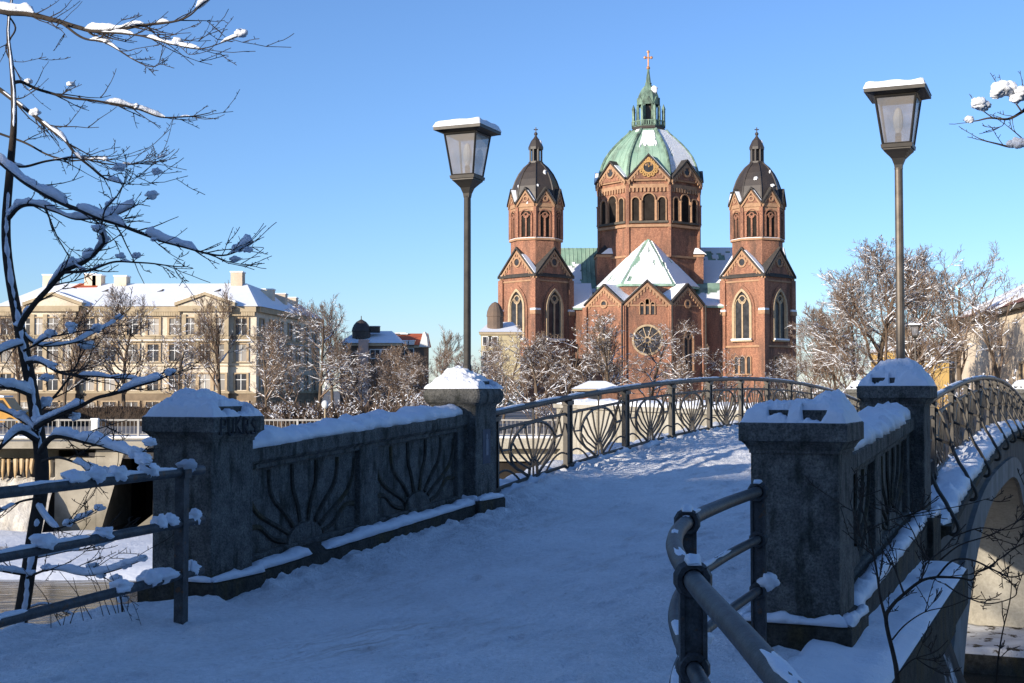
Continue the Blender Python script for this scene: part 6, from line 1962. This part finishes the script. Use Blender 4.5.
# undergrowth
rnd = random.Random(9)
def bush(px, top, Y, wpx, label):
    p = at(px, top, Y); H = p.z - ROAD; w = wpx * Y / F / 2
    t = thing('bush', label, 'bush', (p.x, Y, ROAD), 0, 'leafless bushes on the far bank')
    mb = MB(); ms = MB(); out = []
    for k in range(26):
        a = rnd.uniform(0, 2 * PI); q = Vector((math.cos(a) * w * rnd.random(), math.sin(a) * .8 * rnd.random(), 0))
        d = Vector((math.cos(a) * .5, math.sin(a) * .4, 1)).normalized()
        grow(rnd, q, d, H * rnd.uniform(.55, .85), .03, 1, 3, out, .08, .3, (4, 5, 5), .7, .55, .013)
    for l, P_, r_ in out: mb.tube(P_, r_, 3, cap=False)
    mb.build('stems', M['twig_far'], t)
    snow_on_branches(ms, out, rnd, .8, .3, .03); ms.build('twig_snow', M['snow_far'], t)
for a in ((470, 385, 84, 60, 'brown bush behind the left lamp pillar'), (410, 388, 88, 60, 'brown bush left of the left lamp pillar'), (345, 396, 90, 60, 'dark bush right of the thin globe lamp'),
          (285, 398, 90, 60, 'dark bush left of the thin globe lamp'), (810, 372, 75, 60, 'brown bush right of the right church tower'), (850, 372, 62, 60, 'brown bush left of the right lamp pillar'),
          (950, 366, 60, 70, 'brown bush below the corner of the pale house'), (1005, 372, 56, 70, 'brown bush at the right edge below the pale house'), (560, 386, 90, 60, 'brown bush left of the kiosk'), (110, 402, 130, 90, 'long bush before the left pediment of the apartment block'), (165, 403, 135, 90, 'bush before the middle of the apartment block front'), (215, 402, 130, 90, 'bush before the right pediment of the apartment block'), (255, 400, 118, 70, 'bush at the right corner of the apartment block'), (50, 402, 130, 90, 'bush right of the orange van'), (700, 384, 92, 70, 'brown bush at the foot of the apse')):
    bush(*a)

# ------------------------------------------------------------------ foreground tree on the left
TD = 9.4
t = thing('young_tree', 'young snow-covered tree with dark trunk and drooping boughs at the left edge', 'tree', at(12, 640, TD))
L0 = Vector(t.location)
rnd = random.Random(77)
tr = [(5, 720, 0, .056), (13, 660, 0, .054), (24, 600, 0, .052), (33, 540, 0.02, .050), (42, 480, .04, .050), (38, 430, .05, .048), (30, 380, .05, .044), (20, 330, .04, .040), (9, 270, .02, .035), (6, 225, 0, .032), (10, 170, -.03, .028), (14, 120, -.05, .022), (12, 70, -.04, .017), (8, 30, 0, .012), (14, -15, .05, .008)]
TP = [at(a, b_, TD + d) for a, b_, d, r in tr]; TRd = [r for *_, r in tr]
bt = MB(lambda x, y, z: (x - L0.x, y - L0.y, z - L0.z))
sp = smooth_path(TP, 4); rr = [TRd[min(i // 4, len(TRd) - 1)] * (1 - (i % 4) / 4) + TRd[min(i // 4 + 1, len(TRd) - 1)] * ((i % 4) / 4) for i in range(len(sp))]
bt.tube(sp, rr, 12); bt.build('trunk', M['bark'], t, smooth=True)
# second stem, just outside the frame, that carries the boughs entering from the left
s2 = smooth_path([at(a, b_, TD + d) for a, b_, d in ((-22, 740, .05), (-26, 600, .05), (-34, 430, .1), (-30, 250, .1), (-31, 138, -.05), (-24, 78, .12), (-31, 0, .1), (-34, -90, 0))], 5)
bt = MB(lambda x, y, z: (x - L0.x, y - L0.y, z - L0.z)); bt.tube(s2, [.06 - .05 * i / (len(s2) - 1) for i in range(len(s2))], 10); bt.build('trunk', M['bark'], t, smooth=True)
#boughs: points (px,py), depth start, depth end, r0, r1, snow amount, twigs
BO = [([(38, 440), (20, 432), (2, 446), (-30, 475)], 0, -.3, .03, .015, 1.0, 2),
      ([(40, 452), (55, 437), (92, 443), (112, 448), (130, 455), (147, 466)], -.5, -1.4, .028, .008, 1.5, 3),
      ([(36, 428), (50, 420), (73, 409), (99, 397), (128, 390), (152, 381), (172, 374)], 0, -.9, .027, .006, 1.25, 4),
      ([(28, 362), (40, 362), (60, 372), (76, 376), (108, 378), (140, 379), (165, 372)], 0, -.5, .020, .004, .55, 4),
      ([(18, 338), (26, 315), (45, 293), (65, 272), (85, 262), (98, 250), (104, 241), (101, 228)], .05, -.6, .030, .011, 1.0, 5),
      ([(101, 228), (104, 210), (118, 195), (128, 178)], -.6, -.8, .008, .003, .2, 2),
      ([(65, 272), (90, 270), (112, 262), (140, 262), (172, 266), (186, 267)], -.3, -.7, .014, .003, .35, 4),
      ([(-30, 138), (0, 161), (25, 182), (64, 204), (102, 219), (149, 236), (183, 247), (221, 256), (252, 243)], -.2, -1.0, .032, .004, 1.15, 10),
      ([(6, 222), (18, 208), (35, 205), (55, 211), (76, 219), (104, 218), (135, 206)], 0, -.5, .022, .004, .9, 6),
      ([(-24, 78), (0, 90), (21, 106), (55, 131), (76, 153), (98, 174), (115, 181), (128, 184)], .2, -.4, .026, .004, .6, 7),
      ([(12, 84), (22, 82), (42, 91), (85, 100), (127, 105), (161, 117), (190, 117), (209, 113)], -.03, .5, .018, .004, .6, 6),
      ([(-30, 2), (0, 11), (42, 17), (75, 26), (102, 32), (144, 25), (170, 22), (191, 15), (214, -4)], .1, -.6, .032, .004, 1.2, 7),
      ([(102, 32), (140, 36), (175, 44), (205, 48), (238, 36)], -.4, -.9, .010, .003, .3, 6),
      ([(60, 22), (84, 38), (104, 42), (126, 55), (150, 66), (162, 62)], -.2, -.5, .012, .003, .25, 4),
      ([(0, 8), (16, 28), (6, 48), (16, 70), (28, 90), (42, 70)], .3, .1, .010, .003, .1, 2),
      ([(9, 165), (26, 166), (50, 160), (80, 158), (112, 164), (140, 163), (165, 156)], 0, .6, .014, .003, .25, 5),
      ([(-31, 124), (18, 140), (45, 153), (70, 160), (98, 160), (126, 165), (150, 158)], .4, .1, .012, .003, .2, 4),
      ([(45, 205), (55, 232), (70, 258), (82, 268), (96, 268)], -.5, -.6, .007, .003, .2, 2),
      ([(18, 330), (40, 345), (75, 342), (100, 330), (118, 318)], 0, .5, .012, .004, .6, 4),
      ([(24, 350), (48, 338), (72, 333), (95, 328)], .0, -.4, .012, .004, .6, 3),
      ([(36, 415), (58, 392), (72, 372), (84, 352), (90, 345)], .1, .4, .014, .004, 1.1, 3),
      ([(38, 432), (14, 415), (-2, 408), (-25, 402)], 0, .3, .022, .010, .9, 2),
      ([(42, 462), (58, 458), (80, 465), (102, 476), (128, 480)], -.1, -.8, .014, .005, 1.1, 3),
      ([(38, 505), (48, 520), (58, 529), (74, 522), (92, 512)], 0, -.6, .011, .004, .7, 3),
      ([(40, 498), (20, 502), (0, 512), (-25, 520)], 0, -.4, .012, .005, .4, 3),
      ([(27, 577), (50, 570), (85, 575), (112, 572), (140, 560)], -.1, -.5, .012, .004, 1.1, 4),
      ([(29, 560), (60, 552), (90, 548), (116, 540), (128, 524)], .1, .4, .009, .003, .8, 4),
      ([(27, 575), (8, 572), (-20, 568)], 0, -.3, .012, .008, .9, 1),
      ([(20, 612), (45, 604), (66, 612), (80, 620)], .1, .3, .006, .003, .2, 3),
      ([(30, 395), (10, 388), (-20, 385)], 0, -.4, .02, .012, 1.2, 1),
      ([(22, 345), (0, 352), (-20, 362)], 0, -.3, .018, .01, .9, 1)]
twigs = []
def twig(p, d, L_, r, lvl):
    n = 5; pts = [p.copy()]; q = p.copy(); dd = d.normalized()
    for i in range(n):
        dd = (dd + Vector((rnd.uniform(-1, 1), rnd.uniform(-1, 1), rnd.uniform(-1, 1))) * .16 + Vector((0, 0, .05))).normalized(); q = q + dd * L_ / n; pts.append(q.copy())
    twigs.append((pts, [max(.0022, r * (1 - .7 * i / n)) for i in range(n + 1)]))
    # buds and spurs
    for i in range(1, n):
        if rnd.random() < .7:
            sd = Vector((rnd.uniform(-1, 1), rnd.uniform(-1, 1), rnd.uniform(-.3, 1))).normalized()
            twigs.append(([pts[i], pts[i] + (sd + dd * .6).normalized() * rnd.uniform(.012, .035)], [.0026, .0018]))
    if lvl > 0:
        for k in range(rnd.randint(1, 3)):
            i = rnd.randint(1, n - 1)
            ax = dd.orthogonal(); ax = rot_about(ax, dd, rnd.uniform(0, 2 * PI))
            twig(pts[i], rot_about((pts[i + 1] - pts[i]).normalized(), ax.normalized(), rnd.uniform(.4, .9)), L_ * rnd.uniform(.4, .7), r * .7, lvl - 1)
snowm = MB(lambda x, y, z: (x - L0.x, y - L0.y, z - L0.z))
for bi, (P_, d0, d1, r0, r1, sn, tw) in enumerate(BO):
    n = len(P_)
    pts = [at(a, b_, TD + d0 + (d1 - d0) * i / (n - 1)) for i, (a, b_) in enumerate(P_)]
    s_ = smooth_path(pts, 7)
    s_ = [p + Vector((nz(p.x * 5, p.z * 5, bi), nz(p.x * 4, p.z * 4, bi + 5), nz(p.x * 5, p.z * 5, bi + 9))) * .012 for p in s_]
    k = len(s_) - 1
    rad = [.82 * (r0 + (r1 - r0) * (i / k) ** .8) for i in range(k + 1)]
    b2 = MB(lambda x, y, z: (x - L0.x, y - L0.y, z - L0.z)); b2.tube(s_, rad, 8); b2.build('bough', M['bark'], t, smooth=True)
    # snow lying on it
    if sn > 0:
        w = 0.011 + .015 * sn; h = 0.011 + .032 * sn
        gp = (4.2, 0.14 - .36 * min(1.2, sn))
        snow_strip(snowm, [p + Vector((0, 0, rad[i] * .55)) for i, p in enumerate(s_)], w, h, seed=bi * 1.7, n=8, gap=gp, step=.022)
        for c_ in range(int(1 + 2.2 * sn)):
            i = rnd.randrange(2, k)
            if abs((s_[i] - s_[i - 1]).normalized().z) > .8: continue
            a_ = rnd.uniform(.016, .036) * (0.6 + .5 * sn)
            snowm.sphere(s_[i] + Vector((0, 0, rad[i] + a_ * .5)), a_ * 1.25, a_, a_ * .85, 18, 12, .7)
    for k_ in range(int(tw * 2.3)):
        i = rnd.randrange(int(k * .2), k)
        td = (s_[i + 1] - s_[i]).normalized()
        ax = rot_about(td.orthogonal().normalized(), td, rnd.uniform(0, 2 * PI))
        twig(s_[i], rot_about(td, ax, rnd.uniform(.25, .7)), rnd.uniform(.14, .46), min(.0055, rad[i] * .65), 1 if rnd.random() < .7 else 0)
    twig(s_[-1], s_[-1] - s_[-2], rnd.uniform(.04, .1), r1 * .8, 0)
b2 = MB(lambda x, y, z: (x - L0.x, y - L0.y, z - L0.z))
for P_, r_ in twigs: b2.tube(P_, r_, 4, cap=False)
b2.build('twigs', M['bark'], t)['kind'] = 'stuff'
for P_, r_ in twigs:
    if len(P_) > 2 and rnd.random() < .05:
        i = rnd.randrange(1, len(P_) - 1); a_ = rnd.uniform(.014, .036)
        if P_[i].z > 0: snowm.sphere(P_[i] + Vector((0, 0, a_ * .4)), a_ * 1.3, a_ * 1.1, a_ * .75, 14, 10, .7)
# snow plastered along the windward side of the trunk
run = []
for i in range(3, len(sp) - 1):
    keep = nz(sp[i].z * 1.7, 3) > -.2
    if keep:
        for q in range(5):
            f_ = q / 5; p_ = sp[i].lerp(sp[i + 1], f_); r_ = rr[i]
            run.append((p_ + Vector((r_ * (.30 + .25 * nz(p_.z * 5, 1)), -r_ * (.62 + .1 * nz(p_.z * 7, 4)), 0)), r_ * (.42 + .30 * nz(p_.z * 6, 8) + .18 * nz(p_.z * 19, 2))))
    if (not keep or i == len(sp) - 2) and len(run) > 3:
        n_ = len(run)
        snowm.tube([a for a, b_ in run], [max(.004, b_ * min(1, (min(k_, n_ - 1 - k_) + .3) / 3)) for k_, (a, b_) in enumerate(run)], 10); run = []
snowm.build('snow', M['snow'], t, smooth=True)

# ------------------------------------------------------------------ branch of a tree standing outside the frame on the right
TD2 = 9.0
base = at(1190, 500, TD2)
t2 = thing('bare_tree', 'snow-tufted branch tips of a tree reaching in at the upper right edge', 'tree', (base.x, TD2, -.2))
L2 = Vector(t2.location); f2 = lambda x, y, z: (x - L2.x, y - L2.y, z - L2.z)
mb = MB(f2)
mb.tube(smooth_path([(base.x, TD2, -.6), (base.x - .05, TD2, 1.2), (base.x + .03, TD2 + .1, 2.4), (base.x - .06, TD2, 3.8), (base.x + .05, TD2, 5.4)], 4), [.11 - .004 * i for i in range(17)], 10); mb.build('trunk', M['bark'], t2, smooth=True)
twigs = []; sm = MB(f2)
for bi, (P_, r0, r1, cl) in enumerate([([(1180, 190), (1120, 150), (1060, 112), (1030, 108), (1022, 112), (1008, 119), (990, 118), (975, 121), (963, 120)], .03, .003, []),
                         ([(1022, 112), (1014, 101), (1008, 95), (1003, 88)], .007, .003, [(1003, 90, .075), (999, 92, .05), (1018, 95, .06), (1009, 86, .04)]),
                         ([(993, 118), (986, 113), (981, 109)], .005, .003, [(979, 104, .055), (984, 106, .04), (969, 119, .03)]),
                         ([(1170, 185), (1110, 165), (1050, 145), (1024, 143), (1012, 147), (998, 144), (986, 141), (978, 138)], .02, .003, [(1020, 142, .05), (1012, 144, .03)]),
                         ([(1024, 140), (1016, 133), (1010, 128)], .005, .003, []), ([(1005, 120), (1002, 126), (993, 128)], .004, .002, []), ([(1040, 110), (1030, 96), (1022, 84)], .006, .003, [(1028, 92, .05)])]):
    pts = smooth_path([at(a, b_, TD2 + .05 * i) for i, (a, b_) in enumerate(P_)], 5); k = len(pts) - 1
    mb = MB(f2); mb.tube(pts, [r0 + (r1 - r0) * (i / k) ** .6 for i in range(k + 1)], 6); mb.build('bough', M['bark'], t2, smooth=True)
    for a, b_, s_ in cl:
        c_ = at(a, b_, TD2)
        for q in range(4): sm.sphere(c_ + Vector((rnd.uniform(-.4, .4) * s_, rnd.uniform(-.4, .4) * s_, rnd.uniform(-.3, .3) * s_)), s_ * .8, s_ * .7, s_ * .6, 18, 12, .7)
    for q in range(3):
        i = rnd.randrange(k // 2, k); td = pts[i + 1] - pts[i] if i < k else pts[i] - pts[i - 1]
        twig(pts[i], rot_about(td.normalized(), Vector((0, 1, 0)), rnd.uniform(-.9, .9)), rnd.uniform(.08, .2), .003, 0)
mb = MB(f2)
for P_, r_ in twigs: mb.tube(P_, r_, 4, cap=False)
mb.build('twigs', M['bark'], t2)['kind'] = 'stuff'
sm.build('snow', M['snow'], t2, smooth=True)
# upper crown of that tree, above the frame
o3 = []; grow(rnd, Vector((base.x + .05, TD2, 5.2)), Vector((.3, .2, 1)).normalized(), 1.6, .05, 1, 3, o3, .1, .3, (5, 5, 4), .8, .6, .004)
mb = MB(f2)
for l, P_, r_ in o3: mb.tube(P_, r_, 4, cap=False)
mb.build('crown', M['bark'], t2)

# ------------------------------------------------------------------ dark shrub in front of the right ledge
SD = 6.9
sb = at(899, 700, SD)
t3 = thing('leafless_shrub', 'thin dark leafless shrub growing from the bank before the right parapet ledge', 'shrub', sb)
L3 = Vector(sb); f3 = lambda x, y, z: (x - L3.x, y - L3.y, z - L3.z)
twigs = []
for bi, (P_, r0, r1, d1) in enumerate([([(902, 730), (897, 675), (894, 657), (886, 620), (892, 606), (904, 594), (921, 581), (937, 577), (950, 577)], .016, .006, .3),
      ([(886, 620), (880, 596), (878, 580), (874, 556), (868, 530), (860, 500), (856, 470)], .009, .003, .2),
      ([(937, 577), (952, 561), (972, 560), (998, 572), (1010, 577), (1024, 574), (1045, 562)], .006, .003, -.4),
      ([(937, 577), (960, 578), (972, 580), (978, 572), (990, 566), (1015, 548), (1040, 536)], .006, .003, -.2),
      ([(921, 581), (925, 566), (930, 560), (942, 550), (955, 536), (966, 524)], .006, .003, .4),
      ([(930, 560), (920, 548), (912, 530), (900, 512), (886, 498)], .005, .002, .2),
      ([(904, 594), (896, 572), (890, 556), (880, 540)], .006, .002, .3),
      ([(945, 584), (960, 594), (983, 603), (1000, 602), (1016, 595), (1014, 584)], .005, .002, -.4),
      ([(940, 560), (960, 545), (990, 535), (1020, 520), (1040, 505)], .005, .002, -.3),
      ([(868, 530), (890, 520), (925, 512), (960, 506), (990, 498)], .004, .002, .2),
      ([(892, 640), (905, 625), (925, 612), (950, 606), (975, 596)], .005, .002, 0),
      ([(897, 675), (912, 660), (935, 652), (948, 640)], .005, .002, .1),
      ([(996, 690), (998, 660), (1003, 630), (1010, 600), (1012, 575)], .006, .002, -.5),
      ([(955, 536), (980, 528), (1005, 530), (1030, 524)], .004, .002, -.1),
      ([(874, 556), (862, 540), (855, 520), (850, 500)], .004, .002, .2)]):
    n = len(P_)
    pts = smooth_path([at(a, b_, SD + d1 * i / (n - 1)) for i, (a, b_) in enumerate(P_)], 5); k = len(pts) - 1
    mb = MB(f3); mb.tube(pts, [r0 + (r1 - r0) * (i / k) ** .7 for i in range(k + 1)], 6); mb.build('stem', M['bark'], t3, smooth=True)
    for q in range(4):
        i = rnd.randrange(2, k); td = pts[i + 1] - pts[i]
        ax = rot_about(td.orthogonal().normalized(), td.normalized(), rnd.uniform(0, 2 * PI))
        twig(pts[i], rot_about(td.normalized(), ax, rnd.uniform(.4, 1.0)), rnd.uniform(.08, .24), .003, 1)
mb = MB(f3)
for P_, r_ in twigs: mb.tube(P_, r_, 4, cap=False)
mb.build('twigs', M['bark'], t3)['kind'] = 'stuff'
# dry stalks at the edge of the path by the left railing
t4 = thing('dry_weeds', 'few dry dark weed stalks in the snow below the left pipe railing', 'weeds', at(80, 622, 8.6))
L4 = Vector(t4.location); mb = MB(lambda x, y, z: (x - L4.x, y - L4.y, z - L4.z))
for k in range(16):
    px = rnd.uniform(50, 128); p = at(px, 628 - (px - 50) * .22, 8.75)
    d = Vector((rnd.uniform(-.6, .6), rnd.uniform(-.2, .2), 1)); L_ = rnd.uniform(.12, .4)
    mb.tube([p, p + d * L_ * .5, p + d * L_ + Vector((rnd.uniform(-.06, .06), 0, -.02))], [.003, .0025, .0015], 4)
mb.build('stalks', M['bark'], t4)

for o in bpy.data.objects:
    if o.parent and o.type == 'MESH' and 'snow' in o.name: o['kind'] = 'stuff'
